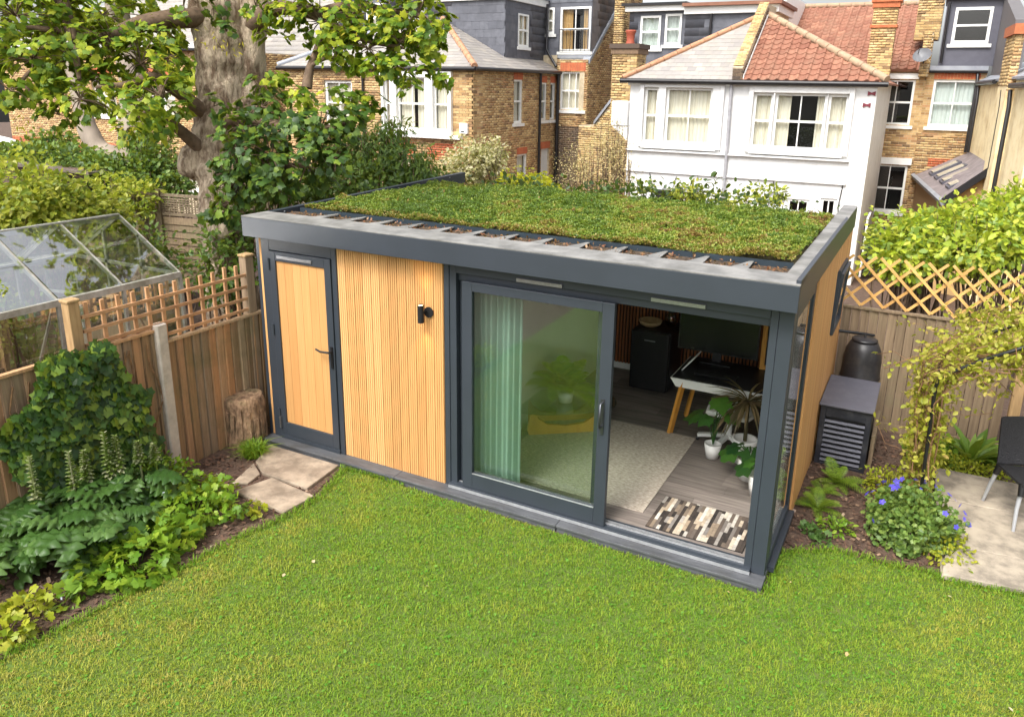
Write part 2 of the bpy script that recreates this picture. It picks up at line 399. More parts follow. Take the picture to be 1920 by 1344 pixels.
# sliding door set
sf = MB()
sf.box(2.276, 2.33, -.022, .11, .07, 2.29); sf.box(2.33, 2.40, -.012, .11, .07, 2.29)
sf.box(2.40, 5.13, -.012, .11, 2.19, 2.29); sf.box(2.40, 5.13, .03, .11, 2.12, 2.188); sf.box(5.132, 5.19, -.012, .11, .07, 2.29)
sf.box(2.33, 5.19, -.06, .11, .072, .112)
fr_ = sf.build('sliding_door_frame', ANTH, off, bevel=.004)
MB().box(2.33, 5.19, -.064, -.058, .07, .098).build('sill_strip', ALU, fr_)
MB().box(3.9, 5.13, .008, .02, .113, .128).build('track_rail', ALU, fr_); MB().box(3.9, 5.13, .045, .057, .113, .128).build('track_rail', ALU, fr_)
MB().box(2.40, 2.47, .02, .03, .113, .12).build('track_rail', ALU, fr_)
def sash(x0, x1, z0, z1, y0, y1, w, wb, name, hs=True):
    m = MB(); m.box(x0, x0 + w, y0, y1, z0, z1); m.box(x1 - w, x1, y0, y1, z0, z1); m.box(x0 + w, x1 - w, y0, y1, z1 - w * .8, z1); m.box(x0 + w, x1 - w, y0, y1, z0, z0 + wb)
    o = m.build(name, ANTH, off, bevel=.004)
    MB().box(x0 + w, x1 - w, (y0 + y1) / 2 - .004, (y0 + y1) / 2 + .004, z0 + wb, z1 - w * .8).build('glass_pane', GLASS, o)
    return o
slide = sash(2.48, 3.93, .115, 2.135, -.045, .005, .105, .16, 'sliding_door')
MB().box(2.585, 3.825, -.046, -.038, .268, .276).build('glazing_bead', ALU, slide)
h = MB(); h.box(3.85, 3.885, -.052, -.045, .98, 1.3); h.tube([(3.868, -.05, 1.27), (3.868, -.1, 1.27), (3.868, -.105, 1.15), (3.868, -.1, 1.06), (3.868, -.05, 1.06)], .01, 8); h.build('handle', mat('dark_chrome', s(96, 98, 104), None, .3, 20, metal=.8), slide)
sash(2.402, 3.84, .115, 2.118, .05, .09, .085, .12, 'fixed_pane')
for x in (3.02, 4.22): MB().box(x, x + .43, -.03, -.012, 2.135 + .062, 2.135 + .092).build('trickle_vent', STEEL, fr_)
# corner post and glazed return
MB().box(5.192, 5.298, -.016, .11, .07, 2.295).build('corner_post', ANTH, off, bevel=.004)
gs = MB()
gs.box(.112, .16, 0, .035, .075, 2.26, YF(5.265)); gs.box(1.045, 1.118, 0, .035, .075, 2.29, YF(5.265)); gs.box(.16, 1.045, 0, .035, 2.17, 2.26, YF(5.265)); gs.box(.16, 1.045, 0, .035, .075, .17, YF(5.265))
gs.box(.98, 1.045, -.02, .02, .17, 2.17, YF(5.265))
g_ = gs.build('side_window_frame', ANTH, off, bevel=.004)
MB().box(.16, 1.045, .012, .02, .17, 2.17, YF(5.265)).build('glass_pane', GLASS, g_)
MB().box(.112, 1.12, .037, .085, .04, .085, YF(5.265)).build('window_sill', ANTH, g_)
# high side window with its sash pushed open
wf = MB(); W2 = YF(5.3)
wf.box(2.76, 2.81, -.06, .045, 1.32, 2.02, W2); wf.box(3.45, 3.5, -.06, .045, 1.32, 2.02, W2); wf.box(2.81, 3.45, -.06, .045, 1.97, 2.02, W2); wf.box(2.81, 3.45, -.06, .045, 1.32, 1.37, W2)
w_ = wf.build('top_hung_window', ANTH, off)
TF = Frame((5.35, 0, 1.99), (0, 1, 0), (math.cos(R(4)), 0, -math.sin(R(4))), (-math.sin(R(-4)), 0, math.cos(R(4))))
ws = MB()
ws.box(2.77, 2.83, 0, .03, -.68, 0, TF); ws.box(3.43, 3.49, 0, .03, -.68, 0, TF); ws.box(2.83, 3.43, 0, .03, -.06, 0, TF); ws.box(2.83, 3.43, 0, .03, -.68, -.62, TF)
ws.build('open_sash', ANTH, w_)
MB().box(2.83, 3.43, .01, .018, -.62, -.06, TF).build('glass_pane', WGLASS, w_)
# roof: fascias, copings, upstands, tray, planting
MB().box(-.05, 5.33, -.175, -.14, 2.30, 2.497).build('front_fascia', ANTH, off, bevel=.004)
MB().box(5.295, 5.33, -.138, 3.97, 2.30, 2.535).build('side_fascia', ANTH, off, bevel=.004)
MB().box(-.05, -.015, -.138, 3.97, 2.30, 2.505).build('side_fascia', ANTH, off, bevel=.004)
MB().box(-.05, 5.33, -.13, .06, 2.296, 2.302).build('soffit', ANTH, off)
MB().box(-.048, 5.33, -.176, .17, 2.499, 2.507).build('front_coping', ANTH_TOP, off)
m = MB(); m.add([(5.18, .17, 2.5), (5.33, .17, 2.507), (5.33, 3.97, 2.545), (5.18, 3.97, 2.54), (5.18, .17, 2.44), (5.18, 3.97, 2.44)], [(0, 1, 2, 3), (4, 0, 3, 5)]); m.build('side_coping', ANTH_TOP, off)
m = MB(); m.add([(-.05, .17, 2.507), (.02, .17, 2.507), (.02, 3.97, 2.585), (-.05, 3.97, 2.585), (.02, .17, 2.42), (.02, 3.97, 2.42)], [(0, 1, 2, 3), (1, 4, 5, 2)]); up = m.build('side_upstand', ANTH, off)
for i in range(9): MB().lathe([(0, .0), (.012, .0), (.012, .006), (0, .006)], (.025, .35 + i * .4, 2.485 + i * .0078), 8).build('bolt', STEEL, up)
MB().box(.02, 5.18, .17, .5, 2.405, 2.468).build('roof_gutter', LITTER, off); MB().box(.02, 5.18, .5, 3.95, 2.405, 2.425).build('roof_deck', LITTER, off)
for i in range(13):
    x = .62 + i * .352
    MB().prism([(x - .1, .168, 2.488), (x + .05, .168, 2.488), (x + .03, .5, 2.488), (x, .5, 2.488)], (0, 0, .008)).build('edging_bracket', ANTH_TOP, off)
MB().box(.1, 5.175, .5, .52, 2.43, 2.515).build('roof_tray', mat('blue_grey_tray', s(44, 56, 64), s(38, 48, 56), .4, 5), off)
MB().box(.16, 5.175, .52, 3.14, 2.43, 2.488).build('substrate', SEDUMB, off)
n = 128000
P = np.stack([.17 + 5.0 * rng.random(n), .5 + 2.62 * rng.random(n), np.zeros(n)], 1)
P[:, 0] += .03 * lump(P, 6, 2) * (P[:, 0] < .3)
hgt = .01 + .03 * (lump(P, 1.3, 3) * .5 + .5) + .045 * (lump(P, 7, 4) * .5 + .5) + .045 * (lump(P, 20, 5) * .5 + .5)
P[:, 2] = 2.482 + hgt * (.55 + .5 * rng.random(n))
N_ = unit(n) * .55 + np.array([0, 0, 1.0])
col = (.31 + .30 * lump(P, 1.6, 8) + .42 * lump(P, 10, 9) + .55 * (rng.random(n) - .5)).clip(0, .99)
edge = (P[:, 1] < .62) & (rng.random(n) < .6); col[edge] = .8 + .05 * rng.random(edge.sum())
tv, tf = SPRIG
pieces('sedum_planting', tv, tf, orient(P, unit(n) * [1, 1, .25], N_,   .0155 * (.6 + .8 * rng.random(n))), off, SEDUM, 0, rnd=col)
# taller wisps in the roof planting
n = 1700; P = np.stack([.3 + 4.8 * rng.random(n), .7 + 2.35 * rng.random(n) ** .8, np.full(n, 2.50)], 1)
pieces('roof_wisp', LANCE[0], LANCE[1], orient(P, unit(n) * .5 + np.array([0, 0, 1.]), unit(n), .035 + .06 * rng.random(n)), off, SEDUM, 0)
# litter on the roof gutter
n = 900; P = np.stack([.1 + 5.05 * rng.random(n), .19 + .28 * rng.random(n), 2.47 + .02 * rng.random(n)], 1)
pieces('fallen_leaves', OVAL[0], OVAL[1], orient(P, unit(n), unit(n) * .5 + np.array([0, 0, 1.]), .018 + .02 * rng.random(n)), off, leafmat('dry_leaf', [s(96, 66, 42), s(130, 96, 60), s(110, 60, 40), s(150, 120, 80)], .1), 0)
# inside: floor, slat wall, skirting
for j in range(20):
    y0 = .115 + j * .186; x = 2.36 - random.random() * .9
    while x < 5.17:
        x1 = min(x + 1.22, 5.168); x0 = max(x, 2.355)
        if x1 - x0 > .05: MB().box(x0 + .001, x1 - .001, y0, min(y0 + .184, 3.825), .056, .1).build('floorboard', FLOORW, off)
        x += 1.22
MB().box(2.352, 5.168, 3.815, 3.826, .19, 2.288).build('slat_backing', MATBLACK, off)
for i in range(62): MB().box(2.37 + i * .045, 2.37 + i * .045 + .024, 3.79, 3.814, .19, 2.288).build('wall_slat', SLATW, off)
MB().box(2.352, 5.168, 3.795, 3.828, .101, .188).build('skirting', WHITE, off)
# lit wall light
wl = MB(); wl.tube([(2.075, -.105, 1.70), (2.075, -.105, 1.87)], .03, 16, caps=False); wl.tube([(2.075, -.022, 1.785), (2.075, -.09, 1.785)], .014, 8); wl.tube([(2.11, -.021, 1.785), (2.11, -.034, 1.785)], .05, 16)
wl_ = wl.build('wall_light', MATBLACK, off)
MB().lathe([(0, 0), (.026, 0)], (2.075, -.105, 1.862), 14).build('lamp_lens', LAMPGLOW, wl_); MB().lathe([(.026, 0), (0, 0)], (2.075, -.105, 1.708), 14).build('lamp_lens', LAMPGLOW, wl_)
for z, up_ in ((1.875, 1), (1.695, -1)):
    d = bpy.data.lights.new('wall_light_beam', 'SPOT'); d.energy = 3.5; d.spot_size = R(75); d.spot_blend = .8; d.color = (1, .66, .26); d.shadow_soft_size = .02
    o = bpy.data.objects.new('wall_light_beam', d); COL.objects.link(o); o.location = (2.075, -.105, z); o.rotation_euler = (R(180) if up_ > 0 else 0, 0, 0)

# ------------------------------------------------------------------ things inside the office
def tag(o, label, cat, group=None): return props(o, label, cat, group)
rg = MB().box(2.5, 4.15, .36, 2.12, .101, .112)
tag(rg.build('rug', RUG, bevel=.003), 'pale woven oatmeal rug spread on the grey floor of the garden office', 'rug')
# doormat of many strips
mt = MB(); y = .0
MATC = mat('patchwork_hide', s(200, 186, 166), s(84, 72, 62), .9, 30, ramp=[(0, s(22, 20, 20)), (.22, s(36, 30, 28)), (.36, s(96, 84, 74)), (.5, s(176, 156, 130)), (.6, s(206, 192, 170)), (.75, s(226, 218, 204)), (.88, s(132, 126, 120)), (1, s(88, 74, 62))])
mroot = thing('doormat', 'striped patchwork doormat in black, tan and cream just inside the open sliding door', 'doormat', (4.66, .44, .101))
MB().box(4.24, 5.085, .165, .745, .101, .107).build('mat_backing', MATBLACK, mroot)
for i in range(28):
    x0 = 4.245 + i * .0299; yy = .168 - random.random() * .1
    while yy < .74:
        L_ = .1 + random.random() * .16; a, b = max(yy, .168), min(yy + L_, .742)
        if b - a > .015: mt.box(x0, x0 + .0285, a, b - .002, .107, .113)
        yy += L_
mt.build('mat_strips', MATC, mroot, kind='stuff')
# curtain gathered at the store wall end
def curtain_mesh(fr, a0, a1, c0, c1, b, amp=.02, waves=6, n=40):
    m = MB(); vs = []
    for i in range(n + 1):
        t = i / n; x = a0 + (a1 - a0) * t; y = b + amp * math.sin(t * waves * 2 * math.pi) + amp * .5 * math.sin(t * waves * 4.7)
        vs += [fr(x, y, c0), fr(x, y, c1)]
    return m.add(vs, [(2 * i, 2 * i + 2, 2 * i + 3, 2 * i + 1) for i in range(n)], None, True)
tag(curtain_mesh(WORLD, 2.44, 2.98, .11, 2.2, .2, .028, 9, 90).build('curtain', TEAL), 'pale pleated curtain drawn aside behind the sliding door glass', 'curtain')
# coffee table
ct = thing('coffee_table', 'rounded glass coffee table on a curved honey plywood base', 'coffee table', (2.95, 1.75, .112))
m = MB()
td, tn = Vector((.80, .60, 0)), Vector((-.60, .80, 0))
for off_ in (0, .34):
    pts = [(.0, 0), (.82, 0), (.84, .05), (.81, .24), (.76, .27), (.72, .18), (.62, .11), (.42, .085), (.2, .11), (.1, .19), (.06, .27), (.01, .24), (-.02, .05)]
    b_ = Vector((2.52, 1.27, .113)) + tn * off_
    MB().prism([b_ + td * x + Vector((0, 0, z)) for x, z in pts], tn * .04).build('table_leg', OAK, ct)
c_ = Vector((2.52, 1.27, .385)) + td * .41 + tn * .24
pts = [c_ + td * .62 * math.copysign(abs(math.cos(t)) ** .75, math.cos(t)) + tn * .36 * math.copysign(abs(math.sin(t)) ** .75, math.sin(t)) for t in [i * math.pi / 18 for i in range(36)]]
MB().prism(pts, (0, 0, .012)).build('table_top', TABLEGLASS, ct)
# fern in a pot on the table
def fern(name, label, c, n, L_, m, pot=None, drop=.6, cat='fern', stem=.0, lo=.15, hi=1.1):
    t = thing(name, label, cat, c); Ms = []
    if pot: MB().lathe([(0, 0), (pot * .75, 0), (pot, pot * 1.3), (pot * .9, pot * 1.3), (pot * .85, pot * 1.1), (0, pot * 1.1)], c, 20).build('pot', POT, t)
    z0 = c[2] + (pot * 1.2 if pot else 0)
    for i in range(n):
        a = i * 2.39996 + random.random() * .5; el = lo + (hi - lo) * random.random(); fl = L_ * (.65 + .5 * random.random())
        f = MB(); k = 20; pts = []
        for j in range(k + 1):
            q = j / k; r_ = fl * (q * math.cos(el) + .0); z = fl * (math.sin(el) * q - drop * q * q * (.5 + .6 * math.cos(el)))
            pts.append(Vector((c[0] + math.cos(a) * r_, c[1] + math.sin(a) * r_, z0 + z)))
        sd_ = Vector((-math.sin(a), math.cos(a), 0))
        for j in range(1, k):
            w = fl * .2 * math.sin(math.pi * (.12 + .88 * j / k)) ** .8; d = (pts[j + 1] - pts[j - 1]).normalized()
            for sg in (-1, 1):
                b = pts[j]; tip = b + sd_ * sg * w + d * w * .45 + Vector((0, 0, -w * .2)); e = d * fl * .009
                f.quad(b - e, b + sd_ * sg * w * .5 + d * w * .2 - e * .6, tip, b + sd_ * sg * w * .5 + d * w * .26 + e * 1.1, b + e, r=random.random())
        for j in range(k): f.quad(pts[j] - sd_ * .003, pts[j] + sd_ * .003, pts[j + 1] + sd_ * .002, pts[j + 1] - sd_ * .002, r=.2)
        f.build('frond', m, t)
    return t
fern('potted_fern', 'big arching fern in a white pot on the glass coffee table', (2.74, 1.72, .398), 44, .62, leafmat('house_fern_frond', [s(110, 160, 40), s(150, 190, 60), s(180, 206, 80)], .4), .1, .6, 'potted fern', 0, .5, 1.35)
# desk with drawers, screen and chair
dk = thing('desk', 'white desk with splayed honey oak legs against the slatted wall', 'desk', (4.5, 2.45, .1))
MB().prism([(3.84, 2.02, .80), (3.84, 2.80, .80), (3.9, 2.80, .70), (3.9, 2.04, .70)], (1.22, 0, 0)).build('desk_tray', WHITE, dk)
MB().box(3.86, 5.04, 2.03, 2.79, .802, .815).build('desk_top', BLACK, dk)
for (x, y, q, e) in ((3.98, 2.06, -.13, .06), (3.98, 2.74, -.11, -.06), (4.92, 2.06, .08, .0), (4.92, 2.74, .08, -.02)):
    MB().bar((x, y, .79), (x + q, y + e, .1), .062, .035).build('leg', OAK, dk)
MB().bar((3.9, 2.4, .82), (4.02, 2.4, .97), .3, .012).build('desk_flap', WHITE, dk)
mo = thing('monitor', 'large black computer screen standing on the white desk', 'monitor', (4.15, 2.66, .815))
MB().box(3.72, 4.62, 2.66, 2.70, .93, 1.5).build('screen', BLACK, mo); MB().box(3.735, 4.605, 2.655, 2.66, .945, 1.485).build('display', mat('dark_display', s(14, 16, 16), s(12, 13, 13), .25, 2), mo); MB().box(4.12, 4.22, 2.68, 2.72, .83, 1.0).build('stand', BLACK, mo); MB().box(4.0, 4.34, 2.6, 2.76, .816, .83).build('base', BLACK, mo)
wp = thing('framed_panel', 'dark panel in a pale oak frame leaning at the back of the desk', 'framed panel', (4.83, 2.74, .815))
m = MB(); m.box(4.64, 4.69, 2.72, 2.77, .82, 1.42); m.box(5.08, 5.13, 2.72, 2.77, .82, 1.42); m.box(4.69, 5.08, 2.72, 2.77, 1.37, 1.42); m.box(4.69, 5.08, 2.72, 2.77, .82, .87); m.build('frame', OAK, wp)
MB().box(4.69, 5.08, 2.74, 2.76, .87, 1.37).build('panel', BLACK, wp)
tag(MB().box(4.05, 4.5, 2.2, 2.33, .816, .835).build('keyboard', MATBLACK), 'black keyboard lying on the desk before the screen', 'keyboard')
ch = thing('office_chair', 'office chair on a white five-star base pushed under the desk', 'chair', (4.5, 2.1, .1))
MB().tube([(4.5, 2.1, .2), (4.5, 2.1, .5)], [.035, .025], 10).build('gas_lift', WHITE, ch)
for k in range(5):
    a = k * 1.2566 + .6; e = (4.5 + .33 * math.cos(a), 2.1 + .33 * math.sin(a), .17)
    MB().bar((4.5, 2.1, .24), e, .05, .035).build('base_arm', WHITE, ch); MB().tube([(e[0] - .012, e[1], .13), (e[0] + .012, e[1], .13)], .03, 10).build('castor', BLACK, ch)
MB().prism([(4.28, 1.9, .5), (4.72, 1.9, .5), (4.75, 2.1, .48), (4.72, 2.32, .5), (4.28, 2.32, .5), (4.25, 2.1, .48)], (0, 0, .055)).build('seat', WHITE, ch, bevel=.015)
# fridge and what stands on it
fg = thing('fridge', 'matt black fridge with rounded edges against the slatted wall', 'fridge', (3.22, 3.45, .1))
MB().box(2.98, 3.48, 3.2, 3.74, .12, .9).build('body', BLACK, fg, bevel=.02); MB().box(2.985, 3.475, 3.14, 3.195, .13, .895).build('door', BLACK, fg, bevel=.018); MB().box(3.16, 3.3, 3.134, 3.139, .78, .795).build('badge', STEEL, fg)
for x in (3.02, 3.42):
    for y in (3.24, 3.7): MB().tube([(x, y, .1), (x, y, .12)], .02, 8).build('foot', BLACK, fg)
bw = MB().lathe([(0, 0), (.08, 0), (.13, .03), (.15, .075), (.14, .075), (.12, .035), (0, .02)], (3.14, 3.4, .901), 24)
tag(bw.build('bowl', mat('pale_wood_bowl', s(196, 170, 130), s(160, 130, 92), .6, 8)), 'shallow pale wooden bowl on top of the black fridge', 'bowl')
jr = thing('glass_jar', 'round glass jar lamp with a dark cap on top of the black fridge', 'jar', (3.38, 3.5, .901))
MB().lathe([(0, 0), (.05, 0), (.07, .05), (.075, .11), (.06, .17), (.04, .19)], (3.38, 3.5, .902), 20).build('glass_body', glassmat('jar_glass', s(214, 190, 160), 1, .08), jr); MB().lathe([(.042, 0), (.042, .035), (0, .035)], (3.38, 3.5, 1.09), 16).build('cap', BLACK, jr); MB().lathe([(0, 0), (.02, .02), (.02, .06), (0, .08)], (3.38, 3.5, .96), 10).build('bulb', mat('amber_bulb', s(220, 140, 70), None, .3, 3), jr)
# potted plants by the corner post
def broad_plant(name, label, c, pr, ph, n, size, hgt, m, tmpl=ROUND, sp=.25, lean=(0, 0)):
    t = thing(name, label, 'potted plant', c)
    MB().lathe([(0, 0), (pr * .7, 0), (pr, ph), (pr * .88, ph), (pr * .82, ph * .9), (0, ph * .9)], c, 22).build('pot', POT, t)
    Ms = []
    for i in range(n):
        a = i * 2.4 + random.random(); q = sp * (.5 + .7 * random.random()); z = c[2] + ph + hgt * (.35 + .65 * random.random())
        p = Vector((c[0] + lean[0] * (z - c[2]) + math.cos(a) * q, c[1] + lean[1] * (z - c[2]) + math.sin(a) * q, z))
        b = Vector((c[0], c[1], c[2] + ph * .9)); MB().tube([b, (b + p) / 2 + Vector((0, 0, hgt * .18)), p], .006, 5).build('stalk', m, t)
        M_ = orient(np.array([p]), np.array([[math.cos(a), math.sin(a), -.5]]), np.array([[math.cos(a) * .5, math.sin(a) * .5 - .3, .9]]), size * (.75 + .5 * random.random()))
        Ms.append(M_[0])
    pieces('leaf', tmpl[0], tmpl[1], Ms, t, m); return t
broad_plant('monstera', 'trailing monstera with big split leaves in front of the desk', (4.42, 1.75, .113), .09, .16, 7, .2, .6, MONST, MAPLE, .14)
broad_plant('white_pot_plant', 'leafy green plant in a white pot beside the corner post', (4.84, 1.5, .1), .12, .22, 7, .2, .16, MONST, ROUND, .1)
broad_plant('small_pot_plant', 'low green plant in a white pot half hidden by the corner post', (5.0, 1.2, .1), .11, .22, 6, .17, .15, MONST, ROUND, .09)
t = thing('dracaena', 'spiky dracaena with dry drooping brown leaves near the side glazing', 'potted plant', (4.72, 1.85, .1))
MB().lathe([(0, 0), (.1, 0), (.13, .26), (.11, .26), (.1, .23), (0, .23)], (4.72, 1.85, .1), 20).build('pot', POT, t); MB().tube([(4.72, 1.85, .3), (4.71, 1.86, .75)], .02, 8).build('stem', SPIKY, t)
U = unit(60); U[:, 2] = np.abs(U[:, 2]) * .8 - .25
pieces('leaf', lance(.09, .5)[0], LANCE[1], orient(np.tile([4.71, 1.86, .76], (60, 1)) + U * .02, U, np.array([0, 0, 1.]) + U * .2, .3 + .15 * rng.random(60)), t, SPIKY)
# ================================================================== GROUND
def th(x, y): return 0.0 if y < 2 else max(-.09 * (y - 2), -1.15)
SOIL = mat('bark_mulch_soil', s(98, 76, 62), s(58, 44, 36), .95, 24, detail=9, bump=.8, bdist=.03, dirt=s(112, 92, 76), dscale=9)
xs = [-90, -45, -25, -15, -8, -4, -2, -1, 0, 1, 2, 3, 4, 5, 6, 7, 8, 10, 14, 25, 50, 90]
ys = [-60, -30, -15, -9, -6, -4, -2, -1, 0, 1, 2, 3, 4, 5, 6, 8, 10, 12, 14, 15, 18, 22, 30, 50, 120]
V = np.array([(x, y, th(x, y) - .006) for y in ys for x in xs], np.float32)
nx = len(xs); Fq = np.array([(j * nx + i, j * nx + i + 1, (j + 1) * nx + i + 1, (j + 1) * nx + i) for j in range(len(ys) - 1) for i in range(nx - 1)])
props(raw('ground', V, Fq, SOIL), 'dark bark mulch and bare soil of the garden beds', None, None, 'structure')
LAWN = [(.2, -18), (.82, -4.2), (.92, -3.42), (1.03, -2.72), (1.13, -2.09), (1.2, -1.5), (1.3, -1.14), (1.31, -.72), (1.14, -.165), (5.33, -.165), (5.36, .5), (5.73, .75), (6.31, .77), (6.55, .8), (6.56, .74), (7.15, .84), (9.5, 1.2), (10.5, -18)]
def wob(poly, k=6, amp=.025):
    out = []
    for i, p in enumerate(poly):
        q = poly[(i + 1) % len(poly)]
        for j in range(k):
            t = j / k; x, y = p[0] + (q[0] - p[0]) * t, p[1] + (q[1] - p[1]) * t
            if abs(y + .165) > .05 or x < 1.2: x += amp * noise.noise((x * 4, y * 4, 0)); y += amp * noise.noise((x * 4, y * 4, 5))
            out.append((x, y))
    return out
LP = wob(LAWN)
TURF = mat('turf_base', s(78, 106, 34), s(90, 98, 42), .95, 9, detail=8, dirt=s(64, 78, 30), dscale=3, bump=.4)
m = MB(); m.add([(x, y, 0) for x, y in LP], [tuple(range(len(LP)))])
lawn = props(m.build('lawn', TURF), 'short green lawn with yellowing dry patches', None, None, 'structure')
def inside(P, poly):
    x, y = P[:, 0], P[:, 1]; r = np.zeros(len(P), bool); n = len(poly)
    for i in range(n):
        x0, y0 = poly[i]; x1, y1 = poly[(i + 1) % n]
        if y0 == y1: continue
        c = ((y0 > y) != (y1 > y)) & (x < (x1 - x0) * (y - y0) / (y1 - y0) + x0); r ^= c
    return r
# grass blades: real blades over the part of the lawn in view
GRASS = leafmat('grass_blade', [s(72, 116, 28), s(90, 134, 34), s(110, 148, 40), s(132, 158, 48), s(154, 164, 58), s(174, 166, 74), s(188, 172, 96)], .25, .6, .2, (156, 188, 44), False)
def blades(name, P, hgt, wid, parent=None, mt=GRASS, col=None, lean=.6, **kw):
    n = len(P); a = rng.random(n) * 6.283; ln = lean * rng.random(n); h = hgt * (.55 + .7 * rng.random(n))
    dx, dy = np.cos(a), np.sin(a); wx, wy = -dy * wid, dx * wid
    V = np.zeros((n, 5, 3))
    V[:, 0] = P + np.stack([-wx, -wy, 0 * h], 1); V[:, 1] = P + np.stack([wx, wy, 0 * h], 1)
    mid = P + np.stack([dx * h * ln * .4, dy * h * ln * .4, h * .6], 1)
    V[:, 2] = mid + np.stack([wx, wy, 0 * h], 1) * .8; V[:, 3] = mid - np.stack([wx, wy, 0 * h], 1) * .8
    V[:, 4] = P + np.stack([dx * h * ln * 1.2, dy * h * ln * 1.2, h * (1 - .35 * ln)], 1)
    b = np.arange(n)[:, None] * 5
    F = np.concatenate([b + np.array([[0, 1, 2]]), b + np.array([[0, 2, 3]]), b + np.array([[3, 2, 4]])], 0).astype(np.int32)
    c = np.tile(col if col is not None else rng.random(n), 3)
    return raw(name, V.reshape(-1, 3), F, mt, parent, c, None, **kw)
n = 395000
P = np.stack([.6 + 7.2 * rng.random(n), -4.4 + 5.4 * rng.random(n), np.zeros(n)], 1)
dcam = np.hypot(P[:, 0] - 6.0, P[:, 1] + 5.65)
P = P[inside(P, LP) & (rng.random(n) < np.clip(6.0 / dcam, .45, 1))]
big = lump(P, .75, 21); mid = lump(P, 2.6, 22)
dry = np.clip(.07 + .26 * big + .24 * mid + .6 * np.clip((3.6 - P[:, 0]) / 2.4, 0, 1) * np.clip((-P[:, 1] - .9) / 2, 0, 1), 0, 1)
tuft = lump(P, 16, 23) + .7 * lump(P, 38, 24)
col = np.clip(.43 + .42 * dry + .10 * tuft + .3 * (rng.random(len(P)) - .45), .01, .98)
blades('grass', P, .026 * (1 + .25 * tuft) * (.8 + .5 * rng.random(len(P)) ** 3), .0025, None, GRASS, col, 1.25, label='short mown grass blades of the lawn', kind='stuff')
# ragged longer grass along the lawn edges
E_ = []
for i in range(len(LP)):
    p, q = LP[i], LP[(i + 1) % len(LP)]
    if p[1] < -4.4 or p[0] > 8: continue
    L_ = math.hypot(q[0] - p[0], q[1] - p[1]); deck = abs(p[1] + .165) < .04 and abs(q[1] + .165) < .04 and p[0] > 1.2
    for _ in range(0 if deck else int(L_ * 420)):
        t = random.random(); E_.append((p[0] + (q[0] - p[0]) * t + random.gauss(0, .018), p[1] + (q[1] - p[1]) * t + random.gauss(0, .018), 0))
blades('grass_edge', np.array(E_), .06, .003, None, GRASS, .22 + .35 * rng.random(len(E_)), 1.2, label='longer untrimmed grass along the lawn edges', kind='stuff')
# chips of bark over the beds
n = 26000; P = np.stack([-.25 + 7.3 * rng.random(n), -4.0 + 7.9 * rng.random(n), np.zeros(n)], 1)
bed = [(.92, -3.42), (1.03, -2.72), (1.13, -2.09), (1.2, -1.5), (1.3, -1.14), (1.2, -.2), (-.2, -.1), (-.2, -4), (.85, -4)]
bed2 = [(5.33, -.1), (5.36, .5), (5.73, .75), (6.31, .77), (6.55, .8), (6.5, 4.1), (5.3, 4.1)]
P = P[inside(P, bed) | inside(P, bed2)]; P[:, 2] = [th(x, y) + .004 for x, y in P[:, :2]]
CHIP = mat('bark_chip', s(110, 80, 62), s(70, 50, 40), .95, 30, ramp=[(0, s(84, 62, 50)), (.5, s(112, 84, 66)), (.8, s(70, 50, 40)), (.95, s(150, 124, 100)), (1, s(190, 170, 150))])
pieces('bark_chips', [(-.3, 0, 0), (.3, 0, .12), (.25, 1, .2), (-.25, 1, .05)], [(0, 1, 2, 3)], orient(P, unit(len(P)) * [1, 1, .3], unit(len(P)) * .5 + [0, 0, 1], .018 + .03 * rng.random(len(P))), props(bpy.data.objects['ground']), CHIP, 0)
# ------------------------------------------------------------------ paving
STONE = mat('york_stone', s(172, 156, 136), s(126, 112, 96), .85, 4, detail=10, var=.08, con=.12, dirt=s(92, 82, 70), dscale=5, bump=.35, bdist=.008)
STONE2 = mat('pale_concrete_slab', s(170, 158, 140), s(138, 128, 114), .85, 4, detail=10, var=.06, con=.12, dirt=s(98, 90, 80), dscale=4, bump=.35, bdist=.008)
def slab(poly, z0, z1, m, parent, nm='paving_slab'): return MB().prism([(x, y, z0) for x, y in poly], (0, 0, z1 - z0)).build(nm, m, parent, bevel=.008)
path = props(MB().prism([(x, y, -.02) for x, y in ((.05, -.2), (1.1, -.18), (1.24, -.8), (1.22, -1.12), (.6, -1.08), (.4, -.98))], (0, 0, .022)).build('path', SOIL), 'short stepping path of worn stone slabs before the store door', None, None, 'structure')
slab([(.1, -.19), (1.07, -.185), (1.12, -.7), (.52, -.69), (.28, -.55)], .0, .035, STONE, path)
slab([(.28, -.575), (.51, -.71), (.545, -.9), (.41, -.98)], .0, .03, STONE, path)
slab([(.68, -.72), (1.28, -.78), (1.25, -1.14), (.56, -1.09)], .004, .04, STONE, path)
patio = props(MB().prism([(x, y, -.1) for x, y in ((6.56, .8), (9.6, 1.3), (9.6, 2.75), (6.5, 2.7))], (0, 0, .11)).build('patio', STONE2), 'pale stone patio beside the flower bed', None, None, 'structure')
slab([(6.5, 2.15), (7.45, 2.2), (7.45, 2.86), (6.5, 2.84)], .0, .045, STONE2, patio); slab([(7.46, 2.2), (8.5, 2.26), (8.5, 2.9), (7.46, 2.87)], .0, .043, STONE2, patio)
slab([(6.62, 1.28), (7.3, 1.36), (7.3, 2.185), (6.55, 2.13)], .0, .047, STONE2, patio); slab([(7.31, 1.36), (8.4, 1.47), (8.4, 2.245), (7.31, 2.19)], .0, .042, STONE2, patio)
slab([(6.56, .76), (7.6, .92), (7.6, 1.38), (6.6, 1.265)], .0, .05, STONE2, patio); slab([(7.61, .92), (8.6, 1.08), (8.6, 1.48), (7.61, 1.385)], .0, .045, STONE2, patio)

